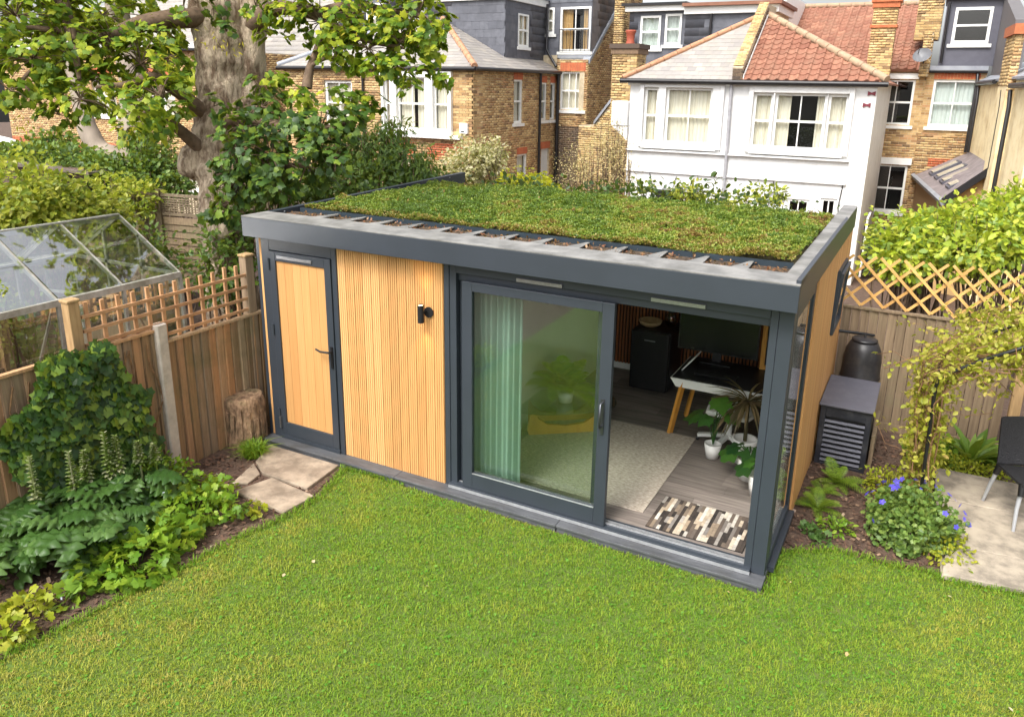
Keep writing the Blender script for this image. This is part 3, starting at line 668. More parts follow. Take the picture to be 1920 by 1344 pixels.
# clover and odd leaves in the turf
n = 16000; P = np.stack([.8 + 6.6 * rng.random(n), -4.3 + 5.2 * rng.random(n), np.zeros(n)], 1)
P = P[inside(P, LP)]; P = P[rng.random(len(P)) < .3]; P[:, 2] = .012 + .014 * rng.random(len(P))
CLOV = leafmat('clover_leaf', [s(80, 130, 36), s(98, 146, 46), s(116, 156, 62)], .25, .6, .2, (120, 186, 44))
tv, tf = ROUND; r_ = raw('clover', np.einsum('nij,kj->nki', (Mx := orient(P, unit(len(P)) * [1, 1, .2], unit(len(P)) * .4 + [0, 0, 1], .014 + .012 * rng.random(len(P))))[:, :3, :3], np.array(tv)).reshape(-1, 3) + np.repeat(Mx[:, :3, 3], len(tv), 0), (np.array(tf)[None] + (np.arange(len(P)) * len(tv))[:, None, None]).reshape(-1, 3), CLOV, None, np.repeat(rng.random(len(P)), len(tf)), None, 'patches of small clover leaves among the lawn grass', None, None, 'stuff')
n = 16; P = np.stack([.9 + 6.2 * rng.random(n), -4.2 + 4.9 * rng.random(n), np.full(n, .028)], 1); P = P[inside(P, LP)]; n = len(P)
tv, tf = OVAL; Mx = orient(P, unit(n) * [1, 1, .2], unit(n) * .4 + [0, 0, 1], .022 + .03 * rng.random(n))
raw('fallen_leaves', (np.einsum('nij,kj->nki', Mx[:, :3, :3], np.array(tv)) + Mx[:, None, :3, 3]).reshape(-1, 3), (np.array(tf)[None] + (np.arange(n) * len(tv))[:, None, None]).reshape(-1, 4), leafmat('pale_fallen_leaf', [s(200, 190, 140), s(176, 140, 90), s(214, 206, 170)], .2), None, np.repeat(rng.random(n), len(tf)), None, 'a few pale fallen leaves scattered on the lawn', None, None, 'stuff')
# ================================================================== LEFT FENCE
FW = mat('weathered_fence_board', s(150, 114, 80), s(88, 66, 48), .85, 5, (9, 9, .45), detail=8, var=.28, bump=.6, bdist=.008, dirt=s(104, 100, 66), dscale=1.8,
         ramp=[(0, s(160, 134, 102)), (.3, s(172, 138, 98)), (.55, s(152, 132, 108)), (.8, s(184, 138, 94)), (1, s(172, 152, 122))])
FW2 = mat('grey_brown_fence_board', s(146, 126, 100), s(112, 94, 74), .85, 4, (10, 10, .5), detail=7, var=.15, bump=.4, bdist=.006, dirt=s(120, 112, 84), dscale=2)
POSTW = mat('treated_post', s(184, 152, 108), s(146, 116, 78), .8, 5, (8, 8, .7), var=.1, bump=.3)
TREL = mat('russet_trellis_lath', s(196, 152, 110), s(158, 116, 80), .75, 8, var=.15, bump=.2)
CONC = mat('concrete_post', s(196, 186, 172), s(168, 158, 146), .9, 9, detail=8, bump=.5, bdist=.006, dirt=s(140, 134, 120), dscale=3)
fl = thing('wooden_fence', 'weathered brown feather-edge fence with a concrete post and square trellis along its top', 'fence', (-.33, -1.6, 0))
def fboards(y0, y1, z1, par, m=FW, z0=-.05):
    y = y0; i = 0
    while y < y1:
        w = .098; zt = z1 - .012 + random.uniform(-.003, .003)
        MB().prism([(-.33, y, z0), (-.33, y + w - .007, z0), (-.318, y + w - .007, z0), (-.296 + random.uniform(-.003, .003), y, z0)], (0, 0, zt - z0)).build('board', m, par)
        y += w; i += 1
fboards(-.985, 3.2, 1.36, fl); fboards(-3.6, -1.13, 1.5, fl)
MB().box(-.34, -.285, -1.0, 3.2, 1.352, 1.378).build('capping_rail', FW, fl); MB().box(-.34, -.285, -3.6, -1.12, 1.492, 1.518).build('capping_rail', FW, fl)
for z in (.25, 1.1): MB().box(-.37, -.33, -1.0, 3.2, z, z + .07).build('arris_rail', FW, fl); MB().box(-.37, -.33, -3.6, -1.12, z, z + .07).build('arris_rail', FW, fl)
MB().prism([(-.36, -1.118, -.1), (-.262, -1.118, -.1), (-.25, -1.105, -.1), (-.25, -1.012, -.1), (-.262, -1.0, -.1), (-.36, -1.0, -.1)], (0, 0, 1.66)).build('concrete_post', CONC, fl, bevel=.006)
MB().prism([(-.39, -1.9, .2), (-.29, -1.9, .2), (-.29, -1.8, .2), (-.39, -1.8, .2)], (0, 0, 1.76)).build('trellis_post', POSTW, fl, bevel=.006)
MB().prism([(-.4, -1.91, 1.96), (-.28, -1.91, 1.96), (-.28, -1.79, 1.96), (-.4, -1.79, 1.96)], (0, 0, .03)).build('post_cap', POSTW, fl, bevel=.01)
MB().prism([(-.40, .06, .0), (-.3, .06, .0), (-.3, .17, .0), (-.40, .17, .0)], (0, 0, 2.0)).build('trellis_post', FW, fl, bevel=.006)
MB().prism([(-.41, .05, 2.0), (-.29, .05, 2.0), (-.29, .18, 2.0), (-.41, .18, 2.0)], (0, 0, .03)).build('post_cap', POSTW, fl, bevel=.01)
for k, z in enumerate((1.43, 1.55, 1.68, 1.81)):
    MB().bar((-.318, -1.78 if k else -1.02, z), (-.318, .06, z), .022, .03).build('trellis_lath', TREL, fl)
for k in range(12):
    y = -1.72 + k * .152; MB().bar((-.338, y, 1.52 if y < -1.1 else 1.38), (-.336, y, 1.93 + random.uniform(-.01, .012)), .022, .034, (0, 1, 0)).build('trellis_lath', TREL, fl)
# stump
BARKST = mat('rotting_stump_wood', s(176, 144, 112), s(78, 56, 40), .95, 13, (1.3, 1.3, .6), detail=10, bump=1, bdist=.05, dirt=s(84, 90, 52), dscale=3)
st = thing('tree_stump', 'rough cut tree stump with flaking bark by the fence beside the store door', 'stump', (-.2, -.2, 0))
pts = [(-.2, -.2, z) for z in (-.03, .05, .15, .25, .35, .45, .52, .55)]
MB().tube(pts, [.23, .215, .205, .2, .198, .197, .193, .175], 48, jit=.13).build('trunk', BARKST, st)
for k in range(9):
    a = -1.9 + k * .42; MB().bar((-.2 + .208 * math.cos(a), -.2 + .208 * math.sin(a), .03 + random.random() * .1), (-.2 + .204 * math.cos(a), -.2 + .204 * math.sin(a), .32 + random.random() * .2), .05, .012, (math.cos(a), math.sin(a), 0)).build('bark_flake', BARKST, st)

def mound(name, label, cat, c, rad, n, size, m, tmpl, seed, limit=60, flowers=0, fm=None, fs=.03, droop=.2, shell=.5, lumpf=4):
    t = thing(name, label, cat, c)
    M_ = cloud(c, rad, n, size, droop, seed, shell, lumpf); z0 = th(c[0], c[1])
    M_ = M_[M_[:, 2, 3] > z0 + .01]
    pieces('leaf', tmpl[0], tmpl[1], M_, t, m, limit, 'leaves')
    q = MB()
    for k in range(14):
        a = random.random() * 6.28; r_ = random.random() ** .5 * .8; q.tube([(c[0] + rad[0] * r_ * .3 * math.cos(a), c[1] + rad[1] * r_ * .3 * math.sin(a), z0), (c[0] + rad[0] * r_ * math.cos(a), c[1] + rad[1] * r_ * math.sin(a), c[2] + rad[2] * .7)], .005, 5)
    q.build('stem', m, t)
    if flowers:
        U = unit(flowers); U[:, 2] = np.abs(U[:, 2]); P = np.array(c) + U * np.array(rad) * 1.22 + [0, 0, .02]
        fv, ff = [], []
        for j in range(5):
            a = j * 1.2566; b = len(fv); ca, sa = math.cos(a), math.sin(a)
            for (x, y, z) in ((0, 0, 0), (.34, .5, .18), (.26, .95, .16), (-.26, .95, .16), (-.34, .5, .18)): fv.append((ca * x - sa * y, sa * x + ca * y, z))
            ff.append((b, b + 1, b + 2, b + 3, b + 4))
        pieces('flower', fv, ff, orient(P, unit(flowers), U + [0.1, -.4, .5], np.full(flowers, fs) * (.8 + .4 * rng.random(flowers))), t, fm, 300)
    return t
# ================================================================== GREENHOUSE
GHF = mat('weathered_aluminium', s(190, 186, 176), s(150, 144, 132), .5, 12, metal=.25, dirt=s(120, 120, 96), dscale=5)
gh = thing('greenhouse', 'glass greenhouse with weathered aluminium bars behind the trellis', 'greenhouse', (-1.8, -1.6, 0))
x0, x1, y0, y1, ze, zr = -2.7, -.9, -2.95, -.3, 1.82, 2.36; xm = -1.8
ysr = [y0 + (y1 - y0) * i / 4 for i in range(5)]
def gb(p, q, w=.03, h=.035, nm='glazing_bar'): MB().bar(p, q, w, h).build(nm, GHF, gh)
gb((xm, y0, zr), (xm, y1, zr), .05, .06, 'ridge_bar')
for x in (x0, x1): gb((x, y0, ze), (x, y1, ze), .05, .06, 'eave_bar'); gb((x, y0, .1), (x, y1, .1), .05, .06, 'base_bar')
for y in ysr:
    for x in (x0, x1): gb((x, y, .05), (x, y, ze)); gb((x, y, ze), (xm, y, zr))
for y in (y0, y1):
    gb((x0, y, .1), (x1, y, .1)); gb((x0, y, ze), (x1, y, ze))
    for x in (-2.1, -1.5): gb((x, y, .1), (x, y, ze + .36))
gb((x1 - .02, y0 + .66, .2), (x1 - .02, y0 + 1.3, ze), .02, .02); gb((x1 - .02, y1 - .04, .2), (x1 - .02, y1 - .64, ze), .02, .02)
gb((x0 + .45, y1 - .7, ze - .2), (x1 - .1, y1 - .7, ze - .1), .025, .025, 'tie_bar')
def pane(*ps): MB().quad(*ps).build('glass_pane', GHGLASS, gh)
for i in range(4):
    a, b = ysr[i] + .012, ysr[i + 1] - .012
    for x in (x1, x0):
        mx, mz = (x + xm) / 2, (ze + zr) / 2; d = .004 + .004 * i
        pane((x, a, ze + .03 + d), (x, b, ze + .03), (mx, b, mz + .03), (mx, a, mz + .03 + d)); pane((mx, a, mz + .036), (mx, b, mz + .036), (xm, b, zr + .034), (xm, a, zr + .034))
        pane((x, a, .13), (x, b, .13), (x, b, .95), (x, a, .95)); pane((x, a, .952), (x, b, .952), (x, b, ze - .03), (x, a, ze - .03))
for y in (y0, y1):
    for a, b in ((x0, -2.1), (-2.1, -1.5), (-1.5, x1)):
        za, zb = [ze + (zr - ze) * (1 - abs(q - xm) / .9) for q in (a, b)]
        pane((a + .015, y, .13), (b - .015, y, .13), (b - .015, y, zb - .02), (a + .015, y, za - .02))
CRAN_ = leafmat('tomato_leaf', [s(60, 96, 34), s(84, 122, 42), s(112, 146, 54), s(150, 166, 62)], .35)
bn = thing('potting_bench', 'slatted timber potting bench inside the greenhouse', 'bench', (-1.3, -2.1, 0))
for i in range(5): MB().box(-1.62 + i * .12, -1.52 + i * .12, -2.75, -1.4, 1.02, 1.045).build('slat', FW, bn)
for x in (-1.58, -1.06):
    for y in (-2.7, -1.45): MB().box(x - .03, x + .03, y - .03, y + .03, 0, 1.018).build('leg', FW, bn)
mound('greenhouse_plant', 'leafy green plants growing tall inside the glass greenhouse', 'plant', (-2.15, -1.5, .75), (.35, 1.1, .75), 2000, .09, CRAN_, OVAL, 70, 0, droop=.5, shell=.3)
tag(MB().lathe([(0, 0), (.09, 0), (.13, .18), (.115, .18), (.1, .14), (0, .14)], (-1.12, -1.9, 1.046), 20).build('plant_pot', BLACK), 'black plastic plant pot on the greenhouse bench', 'pot')
tag(MB().tube([(-1.5, -2.15, 1.1), (-1.38, -2.0, 1.13), (-1.2, -2.1, 1.1)], [.05, .1, .05], 10, jit=.25).build('compost_sack', mat('white_sack', s(214, 214, 210), s(180, 182, 180), .5, 12)), 'crumpled pale compost sack on the greenhouse bench', 'sack')
cr = thing('seed_box', 'brown wooden box on the greenhouse floor behind the trellis', 'box', (-1.15, -1.0, 0)); MB().box(-1.4, -.95, -1.35, -.6, .0, 1.3).build('side', POSTW, cr, bevel=.01); MB().box(-1.42, -.93, -1.37, -.58, 1.302, 1.33).build('lid', FW, cr)

# ================================================================== RIGHT HAND SIDE
# back fence, gravel board, diagonal trellis
bf = thing('garden_fence', 'grey-brown feather-edge fence with a golden diagonal trellis behind the compost bin', 'fence', (7, 4.2, -.2))
x = 4.9
while x < 10.4:
    if not (7.18 < x + .06 < 7.32): MB().prism([(x, 4.205, -.1), (x + .095, 4.215, -.1), (x + .095, 4.2, -.1), (x, 4.178, -.1)], (0, 0, 1.38)).build('board', FW2, bf)
    x += .102
MB().box(4.9, 10.4, 4.165, 4.225, 1.285, 1.31).build('capping_rail', FW2, bf)
MB().box(4.9, 10.4, 4.175, 4.2, -.3, -.105).build('gravel_board', FW2, bf)
MB().box(7.19, 7.3, 4.11, 4.22, -.3, 1.5).build('fence_post', POSTW, bf, bevel=.006)
GOLD = mat('golden_trellis_lath', s(222, 178, 108), s(192, 144, 80), .7, 8, var=.12)
xa, xb, za, zb = 4.95, 7.4, 1.33, 1.93
for sg in (1, -1):
    q = xa - .7
    while q < xb + .7:
        pts = []
        a, b = (q, za), (q + sg * (zb - za), zb)
        # clip to xa..xb
        def cl(p, o):
            if p[0] < xa: t = (xa - o[0]) / (p[0] - o[0]); return (xa, o[1] + (p[1] - o[1]) * t)
            if p[0] > xb: t = (xb - o[0]) / (p[0] - o[0]); return (xb, o[1] + (p[1] - o[1]) * t)
            return p
        if not (max(a[0], b[0]) <= xa or min(a[0], b[0]) >= xb):
            a2, b2 = cl(a, b), cl(b, a)
            if abs(a2[0] - b2[0]) > .03: MB().bar((a2[0], 4.19 + .012 * sg, a2[1]), (b2[0], 4.19 + .012 * sg, b2[1]), .03, .02, (0, 1, 0)).build('trellis_lath', GOLD, bf)
        q += .25
# compost bin
bi = thing('compost_bin', 'tall black plastic compost bin with a domed lid by the back fence', 'compost bin', (5.62, 3.72, -.15))
bx, by = 5.62, 3.72
MB().lathe([(.235, 0), (.235, .05), (.225, .06), (.21, .62), (.2, .64)], (bx, by, -.15 + .08), 32).build('body', DARKBIN, bi)
MB().lathe([(.2, .6), (.222, .62), (.222, .64), (.212, .66), (.21, .84), (.19, .96), (.15, 1.05), (.13, 1.06)], (bx, by, -.03), 32).build('upper_body', DARKBIN, bi)
MB().lathe([(.115, 0), (.14, .0), (.142, .02), (.12, .035), (0, .05)], (bx, by, 1.03), 28).build('lid', DARKBIN, bi); MB().lathe([(.012, 0), (.012, .02), (0, .022)], (bx, by, 1.078), 8).build('knob', BLACK, bi)
MB().prism([(bx - .17, by - .18, -.05), (bx + .16, by - .2, -.05), (bx + .15, by - .22, .4), (bx - .16, by - .2, .4)], (0, .05, 0)).build('hatch', DARKBIN, bi); MB().bar((bx - .06, by - .24, .44), (bx + .07, by - .24, .44), .02, .03).build('handle', DARKBIN, bi)
tag(MB().tube([(5.32, 3.85, 1.07), (5.55, 3.9, 1.06), (5.7, 4.0, 1.03)], .018, 8).build('drain_pipe', BLACK), 'thin black pipe running from the office wall past the compost bin', 'pipe')
# heat pump cover
ac = thing('heat_pump_cover', 'anthracite louvred cabinet standing by the side wall of the garden office', 'cabinet', (5.6, 2.98, -.05))
A_ = mat('anthracite_cabinet', s(36, 38, 46), s(30, 32, 40), .5, 4, dirt=s(78, 78, 82), dscale=6)
m = MB(); m.box(5.345, 5.40, 2.5, 2.53, -.06, .63); m.box(5.79, 5.845, 2.5, 2.53, -.06, .63); m.box(5.40, 5.79, 2.5, 2.53, .51, .63); m.box(5.40, 5.79, 2.5, 2.53, -.06, -.02)
m.build('front_frame', A_, ac, bevel=.004)
MB().box(5.345, 5.37, 2.532, 3.42, -.09, .63).build('side_panel', A_, ac); MB().box(5.82, 5.845, 2.532, 3.42, -.09, .63).build('side_panel', A_, ac); MB().box(5.37, 5.82, 3.39, 3.42, -.1, .63).build('back_panel', A_, ac)
MB().box(5.33, 5.86, 2.47, 3.44, .632, .655).build('top_panel', mat('lit_top_grey', s(92, 92, 102), s(76, 76, 86), .5, 5, dirt=s(112, 112, 118), dscale=5), ac, bevel=.005)  # cabinet top coloured lighter than its sides, as light from above falls
for i in range(9):
    z = .0 + i * .056; MB().prism([(5.40, 2.50, z), (5.40, 2.545, z + .012), (5.40, 2.545, z + .016), (5.40, 2.50, z + .022)], (.39, 0, 0)).build('louvre', mat('louvre_grey', s(128, 130, 142), s(112, 114, 126), .45, 5) if i == 0 else bpy.data.materials['louvre_grey'], ac)
MB().box(5.40, 5.79, 2.56, 2.57, -.05, .51).build('inner_panel', BLACK, ac)
tag(MB().box(5.862, 5.9, 2.7, 3.5, -.12, .3).build('timber_plank', FW2), 'plank standing on edge beside the louvred cabinet', 'plank')
# metal arch with climber
arch = thing('garden_arch', 'black metal garden arch overgrown by a yellow-green climber', 'arch', (6.36, 1.61, 0))
def archside(y): return [(6.36, y, -.02), (6.34, y, .7), (6.32, y, 1.33), (6.335, y, 1.4), (6.38, y, 1.46), (6.6, y, 1.62), (6.95, y, 1.83), (7.3, y, 2.0), (7.65, y, 1.84), (8.0, y, 1.6), (8.05, y, 1.3), (8.05, y, 0)]
for y in (1.61, 2.35):
    MB().tube(archside(y), .016, 10).build('arch_tube', BLACK, arch)
for i in (3, 5, 7):
    p = archside(1.61)[i]; MB().tube([p, (p[0], 2.35, p[2])], .011, 8).build('cross_bar', BLACK, arch)
for z in (.5, 1.0): MB().tube([(6.35, 1.61, z), (6.35, 2.35, z)], .009, 8).build('cross_bar', BLACK, arch)
# climber: stems up the side and over the top, loose leaves
VINE = leafmat('vine_leaf', [s(150, 158, 52), s(178, 180, 64), s(196, 192, 76), s(162, 170, 56), s(206, 196, 100), s(190, 156, 100)], .45)
TWIG = mat('vine_twig', s(142, 108, 74), s(100, 74, 50), .9, 20)
vi = thing('climbing_vine', 'yellow-green climbing plant with bare brown stems tangled over the metal arch', 'climber', (6.36, 2.0, 0))
tw = MB(); lp = []
for k in range(34):
    x, y = 6.33 + random.gauss(0, .05), random.uniform(1.62, 2.4); z = random.uniform(-.02, .3); pts = [Vector((x, y, 0))]
    for j in range(9):
        x += random.gauss(0, .04) + (.06 if z > 1.3 else 0); y += random.gauss(0, .07); z += random.uniform(.1, .26) if z < 1.5 else random.uniform(-.02, .12)
        x = x + .18 if z > 1.5 else max(6.2, min(6.42, x)); pts.append(Vector((x, max(1.55, min(2.5, y)), z)))
    tw.tube(pts, random.uniform(.003, .008), 5, caps=False); lp += [p + Vector((random.gauss(0, .05), random.gauss(0, .05), random.gauss(0, .05))) for p in pts for _ in range(8)]
for k in range(420):     # canopy over the top of the arch
    x = 6.3 + 2.0 * random.random() ** .8; y = random.uniform(1.55, 2.9); z = 1.35 + .32 * min(1, (x - 6.3) / .7) + random.gauss(.12, .13)
    p = Vector((x, y, z)); q = p + Vector((random.gauss(0, .22), random.gauss(0, .22), random.gauss(0, .1)))
    tw.tube([p, (p + q) / 2 + Vector((0, 0, .04)), q], random.uniform(.002, .005), 4, caps=False)
    lp += [p.lerp(q, random.random()) + Vector((random.gauss(0, .03), random.gauss(0, .03), random.gauss(0, .03))) for _ in range(20)]
for (a, b, c) in (((6.25, 1.9, 1.35), (5.95, 2.2, 1.42), (5.8, 2.4, 1.3)), ((6.25, 1.8, .6), (6.0, 2.0, .55), (5.85, 2.3, .72)), ((6.4, 1.7, 1.1), (6.6, 1.8, 1.05), (6.8, 1.8, 1.12)), ((6.5, 1.6, 1.5), (6.75, 1.6, 1.42), (6.85, 1.6, 1.62))):
    tw.tube([a, b, c], .003, 5, caps=False)
    lp += [Vector(a).lerp(Vector(c), random.random()) + Vector((random.gauss(0, .04), random.gauss(0, .04), random.gauss(0, .04))) for _ in range(14)]
tw.build('stem', TWIG, vi)
P = np.array([tuple(p) for p in lp]); n = len(P)
pieces('leaf', OVAL[0], OVAL[1], orient(P, unit(n) + [0, 0, -.2], unit(n) * .8 + [0, 0, .6], .035 + .035 * rng.random(n)), vi, VINE, 200)
# rattan chair
CH = mat('black_rattan', s(44, 43, 46), s(24, 24, 26), .55, 70, (1, 1, 1), detail=2, bump=.9, bdist=.01)
gc = thing('garden_chair', 'black woven plastic garden chair with pale grey metal legs on the patio', 'chair', (7.25, 2.13, .045))
def chp(a, b, c):   # local: a right, b forward, c up ; chair turned
    th_ = R(203.6); return (7.25 + a * math.cos(th_) - b * math.sin(th_), 2.13 + a * math.sin(th_) + b * math.cos(th_), .045 + c)
def chair_sheet(rows, m, nm):
    vs, fs = [], []; k = len(rows[0])
    for t_ in (0, .025):
        for r_ in rows:
            for (a, b, c) in r_: vs.append(chp(a, b - t_ * .5, c - t_))
    n_ = len(rows)
    for i in range(n_ - 1):
        for j in range(k - 1):
            q = i * k + j; fs.append((q, q + 1, q + k + 1, q + k)); q += n_ * k; fs.append((q, q + k, q + k + 1, q + 1))
    edge = [(0, j) for j in range(k)] + [(i, k - 1) for i in range(1, n_)] + [(n_ - 1, j) for j in range(k - 2, -1, -1)] + [(i, 0) for i in range(n_ - 2, 0, -1)]
    for e in range(len(edge)):
        i, j = edge[e]; i2, j2 = edge[(e + 1) % len(edge)]; a, b = i * k + j, i2 * k + j2; fs.append((a, b, b + n_ * k, a + n_ * k))
    mm = MB().add(vs, fs, .5, False); return mm.build(nm, m, gc)
seat = [[(x, y, .44 - .02 * (1 - (x / .23) ** 2)) for x in (-.23, -.15, -.05, .05, .15, .23)] for y in (-.2, -.1, 0, .1, .2, .23)]
chair_sheet(seat, CH, 'seat')
back = [[(x * (1 - .06 * t), -.2 - .1 * t - .03 * (1 - (x / .23) ** 2), .43 + .44 * t) for x in (-.23, -.15, -.05, .05, .15, .23)] for t in (0, .25, .5, .75, .95, 1)]
chair_sheet(back, CH, 'backrest')
LEGM = mat('pale_grey_leg', s(176, 178, 182), s(160, 162, 166), .4, 8, metal=.3)
for sx in (-1, 1):
    for sy in (-1, 1):
        MB().tube([chp(sx * .21, sy * .19, .42), chp(sx * .23, sy * .23 - .02, .2), chp(sx * .245, sy * .27 - .02, 0)], [.022, .018, .014], 10).build('leg', LEGM, gc)
        MB().tube([chp(sx * .208, sy * .187, .44), chp(sx * .222, sy * .215, .33)], [.034, .027], 10).build('leg_socket', BLACK, gc)

# ================================================================== BEDS: PLANTS
IVYM = leafmat('ivy_leaf', [s(34, 60, 24), s(46, 76, 28), s(62, 94, 34), s(80, 112, 38), s(130, 150, 46)], .2, .42, .35)
ACAN = leafmat('acanthus_leaf', [s(50, 80, 32), s(70, 100, 44), s(92, 120, 62), s(58, 90, 36)], .18, .42, .3)
CRAN = leafmat('cranesbill_leaf', [s(84, 122, 36), s(108, 148, 42), s(134, 168, 50), s(158, 180, 60)], .42)
LIME = leafmat('lime_leaf', [s(140, 156, 40), s(166, 172, 46), s(184, 180, 60), s(120, 144, 40)], .4)
BLUE = leafmat('violet_blue_petal', [s(84, 76, 196), s(100, 88, 214), s(116, 104, 220)], .3)
PALEP = leafmat('pale_petal', [s(206, 208, 230), s(224, 224, 238)], .3)
BRACT = leafmat('acanthus_bract', [s(98, 124, 50), s(124, 146, 64), s(196, 196, 160), s(86, 112, 44)], .3)
DKG = leafmat('dark_shrub_leaf', [s(38, 60, 28), s(54, 80, 34), s(74, 100, 40)], .25)
# ivy on the fence
iv = thing('ivy', 'glossy dark green ivy climbing over the weathered fence', 'ivy', (-.25, -1.85, .1))
n = 5200; Y = -1.28 - 1.3 * rng.random(n); Zz = 1.62 * rng.random(n)
top = 1.36 + .26 * np.clip((-1.5 - Y) / .25, 0, 1) + .06 * np.sin(Y * 14); fr_edge = -1.27 - .3 * (Zz / 1.5) ** 1.3 - .04 * np.sin(Zz * 11) - .03 * np.sin(Zz * 23); bk = -2.5 + .14 * np.sin(Zz * 5) + .1 * (Zz > 1.2)
k_ = (Zz < top) & (Y < fr_edge) & (Y > bk); Y, Zz = Y[k_], Zz[k_]; n = len(Y)
bul = .10 + .09 * lump(np.stack([Y * 0, Y, Zz], 1), 4.5, 31) + .05 * lump(np.stack([Y * 0, Y, Zz], 1), 12, 32)
P = np.stack([-.29 + np.clip(bul, .02, .3) * (.45 + .6 * rng.random(n)), Y, Zz], 1)
D = np.stack([.25 + .3 * rng.random(n), rng.normal(0, .5, n), -.8 + .3 * rng.random(n)], 1); N_ = np.stack([np.ones(n), rng.normal(0, .35, n), .35 + rng.normal(0, .3, n)], 1)
pieces('leaf', IVY[0], IVY[1], orient(P, D, N_, .06 + .05 * rng.random(n)), iv, IVYM, 300, 'leaves')
st_ = MB()
for k in range(26):
    y = random.uniform(-2.4, -1.3); pts = [(-.29, y, 0)]; z = 0
    while z < 1.3: z += .2; y += random.gauss(0, .05); pts.append((-.285, y, z))
    st_.tube(pts, .007, 5)
st_.build('stem', TWIG, iv)
# acanthus
ac_ = thing('acanthus', 'big acanthus with deeply cut glossy grey-green leaves and tall flower spikes', 'plant', (.1, -2.2, 0))
def pinnate(nl=6):
    vs, fs = [], []
    for i in range(nl):
        t0, t1 = i / nl, (i + 1) / nl; w = .27 * math.sin(math.pi * (.2 + .7 * (i + .5) / nl)) ** .8 + .05; tm = (t0 + t1) / 2
        for sg in (-1, 1):
            z = lambda t: -.35 * t * t; b = len(vs)
            vs += [(0, t0, z(t0)), (0, t1, z(t1)), (sg * w * .5, t1 + .02, z(tm) + .05), (sg * w * .95, t1 + .10, z(t1) - .01), (sg * w * 1.0, tm + .06, z(tm) - .06), (sg * w * .8, tm - .02, z(tm) - .01), (sg * w * .72, t0 + .0, z(t0) - .05), (sg * w * .35, t0 + .01, z(t0) + .03)]
            f = [(b, b + 1, b + 2, b + 7), (b + 7, b + 2, b + 5), (b + 2, b + 3, b + 4, b + 5), (b + 7, b + 5, b + 6)]
            fs += f
    b = len(vs); vs += [(0, .93, -.3), (.09, .98, -.34), (0, 1.1, -.42), (-.09, .98, -.34)]; fs.append((b, b + 1, b + 2, b + 3)); return vs, fs
def acleaf(n=20, lobes=4.4, w=.38):
    vs, fs = [], []
    for i in range(n + 1):
        t = i / n; e = w * math.sin(math.pi * (.06 + .9 * t)) ** .7 * (.68 + .32 * math.cos(2 * math.pi * lobes * t)) + .01
        z = .12 * t - .5 * t * t; r_ = .05 * math.cos(2 * math.pi * lobes * t)
        vs += [(-e * 1.1, t + .09 * (e / w), z - .08 * e / w - .03), (-e * .55, t + .04, z + r_ + .04), (0, t, z), (e * .55, t + .04, z + r_ + .04), (e * 1.1, t + .09 * (e / w), z - .08 * e / w - .03)]
    for i in range(n):
        for k in range(4): a = i * 5 + k; fs.append((a, a + 1, a + 6, a + 5))
    return vs, fs
PIN = acleaf()
Ms = []
for (x, y) in ((-.02, -1.95), (.1, -2.25), (.22, -2.6), (-.12, -2.5), (.34, -2.15), (.02, -2.85), (.4, -2.55), (.18, -1.75), (-.15, -2.15)):
    for i in range(22):
        a = i * 2.4 + random.random(); el = random.uniform(-.15, .85); z = .0 + .3 * random.random()
        D = np.array([[math.cos(a) * math.cos(el), math.sin(a) * math.cos(el), math.sin(el)]]); N_ = np.array([[-math.cos(a) * math.sin(el) * .9, -math.sin(a) * math.sin(el) * .9, math.cos(el) + .5]])
        Ms.append(orient(np.array([[x + .05 * math.cos(a), y + .05 * math.sin(a), z + .12]]), D, N_, random.uniform(.2, .34))[0])
pieces('leaf', PIN[0], PIN[1], Ms, ac_, ACAN, 300, 'leaves', smooth=True)
for (x, y, h, b0) in ((-.02, -2.55, .9, .4), (.05, -2.28, .84, .42), (.02, -2.14, .78, .5), (.08, -1.98, .9, .45), (.1, -1.9, .84, .5), (.1, -1.7, .7, .48), (.12, -1.56, .62, .45)):
    sp = MB(); sp.tube([(x, y, .05), (x + .01, y, h * .5), (x, y, h)], [.012, .01, .005], 6)
    o = sp.build('flower_spike', BRACT, ac_); Ms = []; k = 90
    for i in range(k):
        q = i / k; z = b0 + (h - b0) * q; a = i * 2.4; d_ = np.array([[math.cos(a), math.sin(a), .25 + .7 * q]])
        Ms.append(orient(np.array([[x, y, z]]), d_, np.array([[-.2 * math.cos(a), -.2 * math.sin(a), 1]]), .06 * (1.15 - .6 * q))[0])
    pieces('bract', lance(.55, .3)[0], LANCE[1], Ms, o, BRACT, 0, 'bracts')
mound('cranesbill', 'bright green cranesbill with a few pale blue flowers by the stone path', 'plant', (.5, -1.56, .06), (.42, .4, .22), 1500, .062, CRAN, ROUND, 41, 120, 7, PALEP, .014)
mound('cranesbill', 'low light green cranesbill spreading along the lawn edge below the acanthus', 'plant', (.78, -2.3, .05), (.27, .52, .19), 900, .085, CRAN, ROUND, 42, 120, 4, PALEP, .014)
mound('cranesbill', 'yellowish green plant at the corner of the bed by the lawn', 'plant', (.64, -3.25, .04), (.24, .34, .13), 420, .065, LIME, ROUND, 43, 60)
mound('periwinkle', 'pale green leafy plant filling the gap below the concrete fence post', 'plant', (.0, -1.4, .12), (.2, .25, .32), 650, .055, CRAN, OVAL, 44, 60)
mound('lime_plant', 'small lime-yellow plant alone at the edge of the lawn', 'plant', (1.02, -1.25, .03), (.085, .085, .08), 70, .05, LIME, ROUND, 45)
mound('dark_leafy_plant', 'dark feathery plant in the shade at the edge of the bed', 'plant', (-.02, -3.1, .1), (.22, .3, .24), 500, .07, DKG, LANCE, 46)
gt = thing('grass_tuft', 'fresh green tuft of fine leaves at the foot of the tree stump', 'plant', (.12, -.42, 0))
